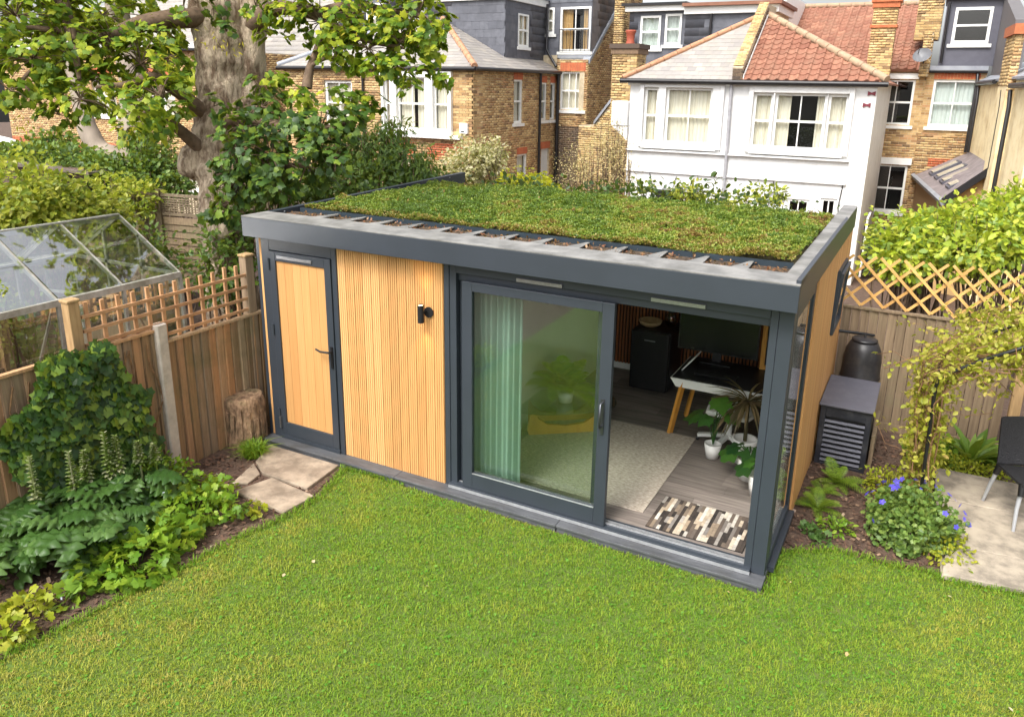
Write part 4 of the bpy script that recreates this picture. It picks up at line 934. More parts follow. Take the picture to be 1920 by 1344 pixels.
n = 420; a = rng.random(n) * 6.28; q = .1 * rng.random(n) ** .5
blades('foliage', np.stack([.12 + q * np.cos(a), -.42 + q * np.sin(a), 0 * a], 1), .17, .006, gt, CRAN, rng.random(n), 1.3)
# right hand bed
for (lab, c, k, L_, me) in (('yellow-green fern by the corner of the office side wall', (5.52, 1.42, 0), 15, .34, FERN), ('arching fern at the foot of the louvred cabinet', (5.62, 2.05, 0), 16, .36, FERN), ('small fern between the larger ferns in the mulch', (5.5, 1.75, 0), 10, .26, FERN)):
    fern('fern', lab, c, k, L_, me, None, .5)
mound('small_herb', 'low bright green herb in the bark mulch', 'plant', (5.72, 1.12, .03), (.15, .13, .08), 150, .05, CRAN, OVAL, 51, 40)
mound('small_herb', 'little grey-green seedling near the lawn edge in the mulch', 'plant', (5.5, .95, .02), (.08, .06, .05), 40, .055, ACAN, ROUND, 52, 40)
mound('small_herb', 'pale leafy seedling in front of the bright green herb', 'plant', (5.62, .86, .02), (.07, .06, .05), 36, .06, ACAN, ROUND, 53, 36)
mound('geranium', 'bushy geranium with violet-blue flowers at the foot of the arch', 'plant', (6.32, 1.36, .12), (.36, .43, .26), 4200, .042, leafmat('geranium_leaf', [s(76, 104, 48), s(98, 128, 58), s(120, 146, 66), s(140, 158, 80)], .3), ROUND, 54, 150, 30, BLUE, .029)
mound('geranium', 'yellowish edge of the flower bed spilling over the patio corner', 'plant', (6.6, 1.2, .06), (.18, .3, .12), 500, .04, LIME, OVAL, 55, 40)
mound('ground_cover', 'low yellow-green ground cover along the back of the patio', 'ground cover plant', (6.75, 3.05, .0), (.42, .2, .1), 1300, .035, LIME, OVAL, 56, 40)
mound('ground_cover', 'patchy yellow plant below the climber', 'ground cover plant', (6.1, 2.15, .03), (.25, .28, .16), 700, .04, LIME, OVAL, 57, 40)
hs = thing('hosta', 'upright hosta with long glossy green leaves by the fence', 'plant', (6.85, 3.45, -.1))
U = unit(70); U[:, 2] = np.abs(U[:, 2]) * .9 + .35
pieces('leaf', lance(.26, .45)[0], LANCE[1], orient(np.tile([6.85, 3.45, -.08], (70, 1)) + U * [.14, .1, .02], U, np.array([0, 0, .6]) - U * .3, .26 + .16 * rng.random(70)), hs, leafmat('hosta_leaf', [s(78, 112, 40), s(104, 138, 48), s(140, 162, 70)], .3, .3))
mound('green_bush', 'soft mid green leafy plant between the hosta and the climber', 'plant', (6.42, 3.35, .02), (.22, .2, .2), 420, .075, CRAN, ROUND, 58, 60)
# ================================================================== HOUSES
BR_Y = [(0, s(176, 144, 96)), (.2, s(204, 172, 120)), (.4, s(218, 188, 136)), (.55, s(190, 154, 104)), (.72, s(168, 130, 86)), (.86, s(122, 98, 72)), (.93, s(200, 152, 108)), (1, s(226, 200, 150))]
BR_P = [(0, s(204, 174, 118)), (.3, s(222, 192, 136)), (.6, s(190, 158, 106)), (.85, s(136, 110, 80)), (1, s(228, 202, 150))]
BRICK = mat('stock_brick', s(170, 136, 92), s(150, 122, 88), .9, 14, detail=6, ramp=BR_Y)
BRICKP = mat('pale_stock_brick', s(190, 160, 110), s(140, 114, 80), .9, 14, detail=6, ramp=BR_P)
BRICKD = mat('sooty_brick', s(112, 94, 78), s(72, 62, 54), .9, 14, detail=6, ramp=[(0, s(104, 88, 74)), (.5, s(132, 108, 84)), (1, s(84, 72, 64))])
BRICKR = mat('red_rubber_brick', s(190, 104, 68), s(160, 84, 56), .85, 14, ramp=[(0, s(186, 100, 66)), (.5, s(200, 116, 76)), (1, s(176, 96, 66))])
MORT = mat('lime_mortar', s(206, 192, 164), s(176, 160, 132), .95, 10, dirt=s(120, 106, 84), dscale=1)
STUCCO = mat('white_stucco', s(226, 226, 224), s(214, 214, 213), .8, 3, detail=8, dirt=s(196, 196, 192), dscale=1.6, bump=.15, bscale=40)
CREAMW = mat('cream_painted_brick', s(252, 236, 194), s(242, 220, 170), .85, 4, detail=7, dirt=s(190, 156, 100), dscale=1.4)
SLATE = mat('grey_slate', s(160, 156, 152), s(132, 129, 126), .6, 5, var=.05, dirt=s(150, 144, 130), dscale=2, ramp=[(0, s(146, 141, 136)), (.4, s(160, 154, 147)), (.7, s(138, 133, 129)), (1, s(168, 159, 149))])
HANG = mat('dark_hung_slate', s(76, 78, 84), s(62, 64, 70), .55, 5, var=.12, ramp=[(0, s(92, 94, 102)), (.5, s(106, 108, 116)), (1, s(84, 86, 94))])
HANGP = mat('pale_hung_slate', s(116, 112, 112), s(96, 94, 96), .6, 5, var=.15, ramp=[(0, s(112, 108, 108)), (.5, s(134, 124, 120)), (1, s(98, 98, 102))])
PANT = mat('red_pantile', s(160, 100, 78), s(122, 74, 56), .75, 9, var=.1, ramp=[(0, s(138, 94, 74)), (.4, s(152, 106, 84)), (.75, s(124, 80, 62)), (1, s(162, 118, 94))], dirt=s(146, 114, 92), dscale=2)
HIPT = mat('lichened_hip_tile', s(176, 150, 124), s(140, 114, 92), .85, 8, dirt=s(170, 156, 124), dscale=4)
ORHIP = mat('orange_hip_tile', s(190, 144, 110), s(160, 112, 84), .8, 8, dirt=s(170, 140, 110), dscale=4)
LEADM = mat('lead_flashing', s(150, 154, 162), s(120, 124, 132), .45, 6, dirt=s(176, 180, 184), dscale=3)
GREYD = mat('slate_grey_board', s(92, 92, 102), s(82, 82, 92), .5, 4)
GUT = mat('black_gutter', s(34, 32, 34), s(26, 25, 27), .4, 8)
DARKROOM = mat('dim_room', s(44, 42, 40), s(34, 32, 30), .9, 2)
CURT = mat('cream_curtain', s(246, 238, 220), s(226, 214, 190), .85, 5, (9, 9, .2))
TERRA = mat('terracotta_pot', s(168, 82, 56), s(134, 62, 44), .7, 8)
ORB = mat('orange_brick_band', s(192, 116, 74), s(164, 90, 56), .8, 12)

def wall(h, fr, a0, a1, c0, c1, ops=(), m=MORT, thick=.22, name='wall', b=0):
    A = sorted({a0, a1, *[v for o in ops for v in o[:2] if a0 < v < a1]}); C = sorted({c0, c1, *[v for o in ops for v in o[2:4] if c0 < v < c1]})
    w = MB()
    for i in range(len(A) - 1):
        for j in range(len(C) - 1):
            x, z = (A[i] + A[i + 1]) / 2, (C[j] + C[j + 1]) / 2
            if not any(o[0] < x < o[1] and o[2] < z < o[3] for o in ops): w.box(A[i], A[i + 1], b - thick, b, C[j], C[j + 1], fr)
    return w.build(name, m, h)
BV = [(0, -.004, 0), (1, -.004, 0), (1, -.004, 1), (0, -.004, 1), (0, .011, 0), (1, .011, 0), (1, .011, 1), (0, .011, 1)]
BV = [(x, y, z) for x, y, z in BV]; BFc = [(4, 5, 6, 7), (0, 1, 5, 4), (7, 6, 2, 3), (1, 2, 6, 5), (0, 4, 7, 3)]
def bricks(h, fr, a0, a1, c0, c1, ops=(), m=BRICK, limit=0, clip=None, wb=.225, hb=.075, b=0):
    Ms = []; row = 0; z = c0
    while z < c1 - .01:
        x = a0 - (wb / 2 if row % 2 else 0)
        while x < a1 - .005:
            lo, hi = max(x, a0), min(x + wb - .011, a1)
            for o in ops:      # butt up to openings
                if o[2] < z + hb / 2 < o[3]:
                    if lo < o[0] < hi: hi = o[0] if o[0] - lo > hi - o[1] or o[1] > hi else hi
                    elif lo < o[1] < hi: lo = o[1]
                    elif lo >= o[0] and hi <= o[1]: hi = lo
            if hi - lo > .03 and (clip is None or clip((lo + hi) / 2, z + hb)):
                Ms.append(fr.mat(lo, b + random.uniform(-.004, .002), z, hi - lo, 1, min(hb - .011, c1 - z)))
            x += wb
        z += hb; row += 1
    pieces('brick', BV, BFc, Ms, h, m, limit, 'brickwork')
def sash_window(h, fr, a0, a1, c0, c1, cols=2, rows=(.5,), curtain=1, sill=True, fw=.07, inset=.1, name='window', gl=None, gap=.0, extra=0, curt=None):
    f = MB(); b0, b1 = -inset - .07, -inset
    f.box(a0, a0 + fw, b0, b1, c0, c1, fr); f.box(a1 - fw, a1, b0, b1, c0, c1, fr); f.box(a0 + fw, a1 - fw, b0, b1, c1 - fw, c1, fr); f.box(a0 + fw, a1 - fw, b0, b1, c0, c0 + fw * 1.2, fr)
    A = [a0 + fw + (a1 - a0 - 2 * fw) * i / cols for i in range(cols + 1)]; C = [c0 + fw * 1.2] + [c0 + fw * 1.2 + (c1 - c0 - 2.2 * fw) * q for q in rows] + [c1 - fw]
    for a in A[1:-1]: f.box(a - .015, a + .015, b0 + .02, b1 - .012, c0 + fw * 1.2, c1 - fw, fr)
    for i, c in enumerate(C[1:-1]): f.box(a0 + fw, a1 - fw, b0 + .01, b1 - .006, c - (.03 if i == len(rows) // 2 else .014), c + (.03 if i == len(rows) // 2 else .014), fr)
    w = f.build(name, WHITE, h)
    for i in range(cols):
        for j in range(len(C) - 1): MB().quad(fr(A[i], b0 + .03, C[j]), fr(A[i + 1], b0 + .03, C[j]), fr(A[i + 1], b0 + .03, C[j + 1]), fr(A[i], b0 + .03, C[j + 1])).build('pane', gl or WGLASS, w)
    if curtain:
        g = (a1 - a0) * gap
        mid = a0 + (a1 - a0) * .55
        for (p, q) in ((a0 + .03, mid - g / 2), (mid + g / 2, a1 - .03)):
            if q - p > .05: curtain_mesh(fr, p, q, c0 + .05, c1 - .05, b0 - .07, .018, max(2, int((q - p) * 9)), 36).build('curtain', curt or CURT, w)
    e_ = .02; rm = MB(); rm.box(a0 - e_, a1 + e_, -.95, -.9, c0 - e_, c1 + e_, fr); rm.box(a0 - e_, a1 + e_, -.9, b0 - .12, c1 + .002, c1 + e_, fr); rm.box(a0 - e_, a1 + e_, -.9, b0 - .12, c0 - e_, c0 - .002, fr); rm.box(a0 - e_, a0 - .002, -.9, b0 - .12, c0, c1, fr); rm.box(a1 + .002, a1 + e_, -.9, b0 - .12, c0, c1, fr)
    rm.build('dark_room_box', DARKROOM, w)  # shallow box behind the panes; the unlit room's darkness is in its colour
    if sill: MB().box(a0 - .09, a1 + .09, -inset, .07, c0 - .10 - extra, c0 - .002, fr).build('sill', WHITE, w)
    return w
def lintel(h, fr, a0, a1, c, hh=.24, m=None, n=None):
    k = max(3, int((a1 - a0) / .085))
    for i in range(k):
        x = a0 + (a1 - a0) * i / k; MB().box(x + .004, x + (a1 - a0) / k - .004, .0, .013, c, c + hh, fr).build('lintel_brick', m or BRICKR, h)
SL_V = [(.003, .012, 0), (.247, .012, 0), (.247, .004, .27), (.003, .004, .27), (.003, -.002, 0), (.247, -.002, 0)]; SL_F = [(0, 1, 2, 3), (4, 5, 1, 0)]
def pan():
    pr = [(.0, .012), (.05, .0), (.12, .0), (.18, .018), (.22, .045), (.27, .045), (.3, .016)]; vs = []
    for (z, q) in ((0, .022), (.36, .0)): vs += [(x, y + q, z) for x, y in pr]
    vs += [(x, -.004, 0) for x, y in pr]; n = len(pr)
    return vs, [(i, i + 1, n + i + 1, n + i) for i in range(n - 1)] + [(2 * n + i, 2 * n + i + 1, i + 1, i) for i in range(n - 1)]
PAN = pan()
def inpoly(x, y, poly):
    r = False; n = len(poly)
    for i in range(n):
        (x0, y0), (x1, y1) = poly[i], poly[(i + 1) % n]
        if (y0 > y) != (y1 > y) and x < (x1 - x0) * (y - y0) / (y1 - y0) + x0: r = not r
    return r
def roof(h, fr, poly, kind, m, limit=0, name='roof', step=None, sheet=None, thick=.06):
    """roof or hung wall: a sheet with its slates or tiles on it, course by course"""
    sh_ = MB().prism([fr(a, -.004, c) for a, c in poly], fr.n * -thick).build(name, sheet or m, h)
    (tv, tf), pw, ph = ((PAN, .3, .3) if kind == 'pantile' else ((SL_V, SL_F), .25, .2)); sc = step or 1; pw *= sc; ph *= sc
    a0, a1 = min(p[0] for p in poly), max(p[0] for p in poly); c0, c1 = min(p[1] for p in poly), max(p[1] for p in poly); Ms = []; c = c0; r = 0
    while c < c1:
        a = a0 - (pw / 2 if r % 2 and kind != 'pantile' else 0)
        while a < a1:
            if inpoly(a + pw / 2, c + ph / 2, poly): Ms.append(fr.mat(a, random.uniform(0, .003), c, sc, 1, sc))
            a += pw
        c += ph; r += 1
    pieces('roof_tile' if kind == 'pantile' else 'slate', tv, tf, Ms, sh_, m, limit, 'roof_tiles' if kind == 'pantile' else 'slates'); return sh_
def hung(h, fr, a0, a1, c0, c1, m=HANG, limit=0, ops=(), name='dormer_cheek', step=1.25):
    poly = [(a0, c0), (a1, c0), (a1, c1), (a0, c1)]; o = wall(h, fr, a0, a1, c0, c1, ops, m, .15, name); Ms = []; c = c0; r = 0
    while c < c1 - .05:
        a = a0 - (.125 * step if r % 2 else 0)
        while a < a1 - .02:
            x0, x1 = max(a, a0), min(a + .25 * step, a1); z = c + .1 * step
            if x1 - x0 > .06 and not any(x1 - .03 > q[0] and x0 + .03 < q[1] and q[2] - .03 < z < q[3] + .03 for q in ops): Ms.append(fr.mat(x0, .002, c, (x1 - x0) / .25, 1, min(step, (c1 - c) / .2)))
            a += .25 * step
        c += .2 * step; r += 1
    pieces('slate', SL_V, SL_F, Ms, o, m, limit, 'slates'); return o
def pipe(h, pts, r=.045, name='downpipe', m=None): return MB().tube(pts, r, 8).build(name, m or GUT, h)
def gutter(h, p, q, r=.06): return MB().tube([p, q], r, 8).build('gutter', GUT, h)
def ridge(h, p, q, m, r=.11, n=None):
    p, q = Vector(p), Vector(q); L_ = (q - p).length; k = max(2, int(L_ / .4))
    for i in range(k):
        a, b = p.lerp(q, i / k), p.lerp(q, (i + 1) / k - .012 / L_); MB().tube([a, b], [r, r * .94], 8).build('ridge_tile', m, h)
def chimney(h, a0, a1, b0, b1, c0, c1, m=BRICK, pots=1, limit=60, band=True, name='chimney', potc=None, bm=None):
    o = MB().box(a0 + .02, a1 - .02, b0 + .02, b1 - .02, c0, c1).build(name, MORT, h)
    for fr, x0, x1 in ((Frame((0, b0, 0), (1, 0, 0), (0, -1, 0)), a0, a1), (Frame((a1, 0, 0), (0, 1, 0), (1, 0, 0)), b0, b1), (Frame((a0, 0, 0), (0, -1, 0), (-1, 0, 0)), -b1, -b0)):
        bricks(o, fr, x0, x1, c0, c1, (), m, limit)
    if band:
        MB().box(a0 - .05, a1 + .05, b0 - .05, b1 + .05, c1 - .28, c1 - .13).build('brick_band', bm or BRICKD, o); MB().box(a0 - .09, a1 + .09, b0 - .09, b1 + .09, c1 - .128, c1).build('brick_band', bm or BRICKD, o)
    for i in range(pots):
        x = a0 + (a1 - a0) * (i + .5) / pots; MB().lathe([(.14, 0), (.13, .06), (.11, .1), (.13, .3), (.16, .36), (.15, .4), (.12, .4), (.1, .3)], (x, (b0 + b1) / 2, c1), 14).build('chimney_pot', potc or TERRA, o)
    return o

# ------------------------------------------------------------------ left brick pair of rear wings
lh = thing('brick_house', 'yellow stock brick house with a white bay window, slate hipped roof and dark slated dormers', 'house', (-8, 17, -1.1))
FA = XF(14.49); FB = YF(-6.25)
bayL = (-9.56, -6.96, 2.46, 4.16); bl2 = (-11.95, -10.8, 2.5, 3.9); gw = (-9.3, -8.0, -.4, 1.5)
wall(lh, FA, -13.7, -6.25, -1.3, 4.3, (bayL, bl2, gw)); bricks(lh, FA, -13.7, -6.25, .0, 4.28, (bayL, bl2, gw), BRICK, 170)
bricks(lh, FA, -9.4, -6.6, 1.5, 2.1, (), BRICKR, 0, lambda a, c: noise.noise((a * 1.3, c * 1.3, 3)) > .12, b=.004)
ow = [(17.02, 17.6, 2.64, 4.02), (18.96, 19.42, 2.68, 3.95), (19.72, 20.12, 2.68, 3.95), (17.3, 18.0, .2, 1.62), (19.1, 19.75, -1, 1.7)]
wall(lh, FB, 14.49, 20.2, -1.3, 4.3, ow); bricks(lh, FB, 14.49, 20.2, .3, 4.28, ow, BRICK, 130)
for i, o in enumerate(ow[:4]):
    sash_window(lh, FB, *o, 1, (.5,), i != 1, True, .06, .02); lintel(lh, FB, o[0] - .03, o[1] + .03, o[3], .22)
dr = MB().box(19.1, 19.75, -.12, -.06, -1, 1.7, FB).build('door', WHITE, lh); MB().box(19.15, 19.2, -.06, -.03, .2, .3, FB).build('handle', STEEL, dr); lintel(lh, FB, 19.05, 19.8, 1.7, .24)
# bay window: narrow splayed light, wide sash, narrow light, white pilasters between
bay = MB()
for a, b in ((-9.56, -9.47), (-9.22, -8.98), (-7.9, -7.62), (-7.08, -6.96)): bay.box(a, b, -.1, .12, 2.46, 4.02, FA)
bay.box(-9.58, -6.94, -.1, .14, 4.022, 4.2, FA); bay.box(-9.58, -6.94, -.1, .14, 2.36, 2.458, FA)
bay.build('bay_window', WHITE, lh)
for a0, a1, c_ in ((-9.47, -9.22, 1), (-8.98, -7.9, 2), (-7.62, -7.08, 1)): sash_window(lh, FA, a0, a1, 2.46, 4.02, c_, (.5,), True, False, .05, .0, gap=.12 if c_ == 2 else 0)
MB().box(-9.65, -6.6, 0.0, .2, 2.24, 2.35, FA).build('sill', WHITE, lh)
sash_window(lh, FA, *bl2, 2, (.5,), True, True, .08, .05); MB().box(-6.68, -6.4, .0, .09, 2.42, 2.72, FA).build('alarm_box', WHITE, lh); MB().box(-6.62, -6.5, .092, .098, 2.46, 2.49, FA).build('alarm_label', BLACK, lh)
pipe(lh, [(-10.3, 14.42, 4.2), (-10.3, 14.42, -1)], .04)
# wing roof, hipped
pt = math.tan(R(27)); xr_, yr_ = -9.97, 14.4 + 3.72; zr_ = 4.32 + 3.87 * pt; cs = 1 / math.cos(R(27))
RF = Frame((0, 14.35, 4.33), (1, 0, 0), (0, -math.sin(R(27)), math.cos(R(27))), (0, math.cos(R(27)), math.sin(R(27))))
roof(lh, RF, [(-13.85, 0), (-6.1, 0), (-9.97, 3.87 * cs)], 'slate', SLATE, 140)
RS = Frame((-6.1, 0, 4.33), (0, 1, 0), (math.sin(R(27)), 0, math.cos(R(27))), (-math.cos(R(27)), 0, math.sin(R(27))))
roof(lh, RS, [(14.35, 0), (20.3, 0), (20.3, 3.87 * cs), (18.22, 3.87 * cs)], 'slate', SLATE, 140)
ridge(lh, (-6.12, 14.37, 4.36), (-9.97, 18.22, zr_ + .02), ORHIP, .1)
MB().tube([(-13.83, 14.37, 4.36), (-9.97, 18.22, zr_ + .02)], .1, 8).build('hip_flashing', LEADM, lh)
gutter(lh, (-13.85, 14.34, 4.28), (-6.08, 14.34, 4.28)); gutter(lh, (-6.08, 14.34, 4.28), (-6.08, 20.2, 4.3))
pipe(lh, [(-6.15, 18.75, 4.25), (-6.15, 18.75, -1)], .05); pipe(lh, [(-6.12, 20.1, 4.3), (-6.12, 20.1, -1)], .06)
# rear main wall, gable and dormer
FM = XF(20.2); mw = (-6.08, -5.16, 3.02, 4.35)
wall(lh, FM, -6.24, -5.05, -1.3, 4.74, (mw,)); bricks(lh, FM, -6.24, -5.05, 2.45, 4.74, (mw,), BRICK, 0); bricks(lh, FM, -6.24, -5.05, .0, 2.45, (), BRICKD, 0)
sash_window(lh, FM, *mw, 3, (.5,), True, True, .07, .02); lintel(lh, FM, -6.1, -5.12, 4.36, .28)
FG = YF(-5.05); g = MB().prism([(-5.05, 20.2, -1.3), (-5.05, 25.5, -1.3), (-5.05, 25.5, 8.7), (-5.05, 20.2, 4.5)], (-.3, 0, 0)).build('gable_wall', MORT, lh)
bricks(g, FG, 20.2, 25.4, 0, 8.6, (), BRICK, 0, lambda a, c: c < 4.5 + (a - 20.2) * .79)
MB().prism([(-5.0, 20.25, 4.62), (-5.0, 25.5, 8.8), (-5.0, 25.5, 8.92), (-5.0, 20.25, 4.76)], (-.28, 0, 0)).build('verge_flashing', LEADM, lh)
FD = XF(20.45); fo = [(-6.24, -5.05 - .0, 5.0, 6.48)]
fo = [(-6.26, -5.1, 5.02, 6.5), (-6.98, -6.5, 5.62, 6.5)]
hung(lh, FD, -7.1, -5.07, 4.9, 7.1, HANG, 40, [(fo[0][0], -5.1, *fo[0][2:]), fo[1]])
MB().box(-7.1, -5.04, .0, .1, 4.8, 4.9, FD).build('dormer_flashing', LEADM, lh)
hung(lh, YF(-5.075), 20.46, 25.2, 4.9, 7.1, HANGP, 20)
w_ = sash_window(lh, FD, fo[0][0], fo[0][1], 5.02, 6.5, 2, (.5,), True, True, .07, -.02, 'french_window', gap=.35, curt=mat('tan_curtain', s(206, 168, 110), s(170, 130, 80), .85, 5, (9, 9, .2)))
for i in range(9): MB().tube([FD(-6.24 + i * .14, .12, 5.02), FD(-6.24 + i * .14, .12, 5.75)], .009, 5).build('baluster', GUT, w_)
MB().tube([FD(-6.26, .12, 5.75), FD(-5.1, .12, 5.75)], .015, 6).build('balcony_rail', GUT, w_); MB().tube([FD(-6.26, .12, 5.06), FD(-5.06, .12, 5.06)], .012, 6).build('balcony_rail', GUT, w_)
sash_window(lh, FD, *fo[1], 2, (.5,), True, True, .07, -.02)
# L shaped dormer over the wing
FL = XF(17.5); hung(lh, FL, -10.0, -6.85, 4.6, 6.5, HANG, 60)
FLs = YF(-6.84); dop = (18.35, 19.1, 5.1, 6.15); hung(lh, FLs, 17.5, 20.44, 4.55, 6.5, HANG, 30, (dop,)); sash_window(lh, FLs, *dop, 2, (.5,), True, True, .06, -.02)
MB().box(-10.1, -6.75, 17.4, 20.6, 6.502, 6.72).build('dormer_fascia', WHITE, lh); MB().box(-10.15, -6.7, 17.35, 20.6, 6.722, 6.8).build('dormer_roof', LEADM, lh)
pipe(lh, [(-6.72, 20.3, 6.6), (-6.72, 20.3, 5.1), (-6.2, 20.05, 4.5)], .05)
# neighbour's half of the pair: second dormer and windows behind the tree
FL2 = XF(18.0); d2 = (-12.9, -12.1, 5.6, 6.6); hung(lh, FL2, -14.2, -10.6, 5.0, 6.9, HANG, 0, (d2,)); sash_window(lh, FL2, *d2, 1, (.5,), True, True, .07, -.02)
# long main roof of the terrace behind
MR = Frame((0, 20.1, 4.9), (1, 0, 0), (0, -.62, .78), (0, .78, .62))
roof(lh, MR, [(-34, 0), (-7.2, 0), (-7.2, 5), (-34, 5)], 'slate', SLATE, 0, step=1.6)
wall(lh, XF(20.3), -34, -6.3, -1.3, 4.9); bricks(lh, XF(20.3), -18, -13.6, 1.5, 4.9, (), BRICK, 0)
# ------------------------------------------------------------------ farther left rear wing, mostly behind the trees
lf = thing('brick_house', 'yellow and red brick house wing with a low slate roof glimpsed behind the big tree', 'house', (-22, 17, -1.1))
o3 = [(-20.6, -19.2, 2.4, 3.9), (-24, -22.6, 2.4, 3.9), (-18.9, -18.1, -.2, 1.0)]
FF = XF(14.49); wall(lf, FF, -30, -17.5, -1.3, 4.9, o3); bricks(lf, FF, -30, -17.5, .6, 4.88, o3, BRICK, 60); bricks(lf, FF, -30, -17.5, .2, 1.35, o3, BRICKR, 0, lambda a, c: noise.noise((a, c, 1)) > .0, b=.004)
for o in o3: sash_window(lf, FF, *o, 2, (.5,), True, True)
for o in o3: lintel(lf, FF, o[0] - .05, o[1] + .05, o[3] + .1, .24)
wall(lf, YF(-17.5), 14.49, 20.2, -1.3, 4.9); bricks(lf, YF(-17.5), 14.49, 20.2, .6, 4.88, (), BRICK, 0)
RF2 = Frame((0, 14.35, 4.93), (1, 0, 0), (0, -math.sin(R(27)), math.cos(R(27))), (0, math.cos(R(27)), math.sin(R(27))))
roof(lf, RF2, [(-30, 0), (-17.4, 0), (-21.3, 3.9 * cs), (-30, 3.9 * cs)], 'slate', SLATE, 0, step=1.4)
gutter(lf, (-30, 14.34, 4.88), (-17.35, 14.34, 4.88))
MB().box(-30, -17.3, 14.3, 14.34, 4.94, 5.1).build('bargeboard', WHITE, lf)

# ------------------------------------------------------------------ white house
wh = thing('white_house', 'white rendered pair of house wings with half grey slate and half red tiled hipped roof', 'house', (1.3, 19, -1.1))
WF = XF(16.1)
wn_ = [(-.86, .46, 2.3, 3.85), (-1.5, -1.08, 2.3, 3.84), (1.56, 2.08, 2.3, 3.75), (2.12, 3.42, 2.3, 3.76), (3.44, 3.94, 2.3, 3.75), (2.7, 3.28, .62, 1.02), (3.55, 3.95, .1, 1.1), (-.8, .5, -.6, 1.05)]
wall(wh, WF, -1.94, 4.56, -1.4, 4.02, wn_[:8], STUCCO, .25)
wall(wh, YF(4.56), 16.35, 22, -1.4, 4.02, (), STUCCO, .25); wall(wh, Frame((-1.94, 0, 0), (0, -1, 0), (-1, 0, 0)), -22, -16.35, -1.4, 4.02, (), STUCCO, .25)
for i, o in enumerate(wn_): sash_window(wh, WF, *o, 2 if i in (0, 3, 5, 6, 7) else 1, (.5,) if i != 5 else (), i in (0, 1, 2, 3, 4), i > 4, .07, .04, gap=.5 if i == 3 else 0)
# moulded surrounds
def surround(a0, a1, c0, c1, div):
    m = MB(); m.box(a0 - .12, a0, .0, .09, c0 - .1, c1 + .18, WF); m.box(a1, a1 + .12, .0, .09, c0 - .1, c1 + .18, WF); m.box(a0, a1, .0, .09, c1, c1 + .18, WF); m.box(a0, a1, .0, .12, c0 - .14, c0 - .01, WF)
    for (p, q) in div: m.box(p, q, .0, .075, c0, c1, WF)
    m.build('window_surround', STUCCO, wh, bevel=.01)
surround(1.56, 3.94, 2.3, 3.76, [(2.08, 2.12), (3.42, 3.44)]); surround(-1.5, .66, 2.3, 3.85, [(-1.08, -.86), (.46, .66)])
for z, t_ in ((2.12, .1), (1.52, .06)): MB().box(-1.96, 4.12, .0, t_, z - .05, z, WF).build('string_course', STUCCO, wh, bevel=.01)
MB().box(-2.0, 1.05, .0, .06, 3.9, 4.02, WF).build('eaves_board', WHITE, wh)
pipe(wh, [(.95, 16.02, 4.0), (.98, 16.02, 2.2), (1.0, 16.02, -1.2)], .045, m=mat('grey_pipe', s(170, 170, 174), s(140, 140, 144), .5, 6))
for (x, z) in ((4.44, 3.78), (4.36, 3.5)):
    for q in (-1, 1): MB().prism([(x, 16.07, z - .02), (x + q * .09, 16.07, z - .055), (x + q * .09, 16.07, z + .055), (x, 16.07, z + .02)], (0, .028, 0)).build('wall_tie', mat('red_oxide', s(128, 50, 62), None, .6, 8) if 'red_oxide' not in bpy.data.materials else bpy.data.materials['red_oxide'], wh)
for pts in ([(4.05, 16.08, 1.5), (4.0, 16.07, .9), (4.1, 16.07, .2)], [(-1.2, 16.07, 1.45), (-1.1, 16.07, 1.1), (-1.15, 16.07, -.4)], [(-.4, 16.07, 1.4), (-.5, 16.07, 1.0), (.7, 16.07, .95)], [(2.3, 16.07, 1.45), (2.36, 16.07, 1.2), (2.2, 16.07, 1.05)]): MB().tube(pts, .014, 5).build('cable', GUT, wh)
MB().box(-.95, -.6, 15.98, 16.1, .75, 1.0).build('wall_lamp_bracket', GUT, wh); MB().box(2.35, 2.6, 16.0, 16.1, 1.0, 1.12).build('vent_cover', GUT, wh)
# hipped roof halves
e = math.atan2(1.82, 2.6); Wt = Frame((0, 15.98, 4.06), (1, 0, 0), (0, -math.sin(e), math.cos(e)), (0, math.cos(e), math.sin(e))); H_ = math.hypot(2.6, 1.82)
roof(wh, Wt, [(-2.15, 0), (1.0, 0), (1.0, H_)], 'slate', SLATE, 150); roof(wh, Wt, [(1.22, 0), (4.75, 0), (1.22, H_)], 'pantile', PANT, 160, step=.8)
MB().prism([(4.75, 15.98, 4.05), (4.75, 22, 4.05), (1.1, 22, 5.86), (1.1, 18.58, 5.86)], (0, 0, -.05)).build('roof_slope', PANT, wh); MB().prism([(-2.15, 15.98, 4.05), (1.1, 18.58, 5.86), (1.1, 22, 5.86), (-2.15, 22, 4.05)], (0, 0, -.05)).build('roof_slope', SLATE, wh)
ridge(wh, (4.75, 15.98, 4.12), (1.25, 18.58, 5.92), HIPT, .1); ridge(wh, (-2.15, 15.98, 4.1), (.95, 18.5, 5.86), ORHIP, .08)
pw_ = MB().prism([(.96, 16.0, 3.95), (.96, 18.6, 5.78), (.96, 22, 5.9), (.96, 22, 6.25), (.96, 18.6, 6.2), (.96, 16.0, 4.4)], (.26, 0, 0)).build('party_parapet', MORT, wh)
PFm = Frame((.96, 16.0, 4.36), (1, 0, 0), (0, -math.sin(e), math.cos(e)), (0, math.cos(e), math.sin(e)))
bricks(pw_, PFm, 0, .26, .06, H_ + .05, (), BRICKP, 30, b=.06); bricks(pw_, XF(15.99), .96, 1.22, 3.95, 4.36, (), BRICKD, 20); bricks(pw_, YF(1.23), 16.0, 18.6, 3.95, 6.1, (), BRICKD, 0, lambda a, c: 4.05 + (a - 16) * .7 < c < 4.36 + (a - 16) * .7)
MB().prism([(1.24, 16.0, 4.1), (1.24, 18.55, 5.9), (1.24, 18.55, 5.97), (1.24, 16.0, 4.17)], (.02, 0, 0)).build('flashing_strip', WHITE, wh)
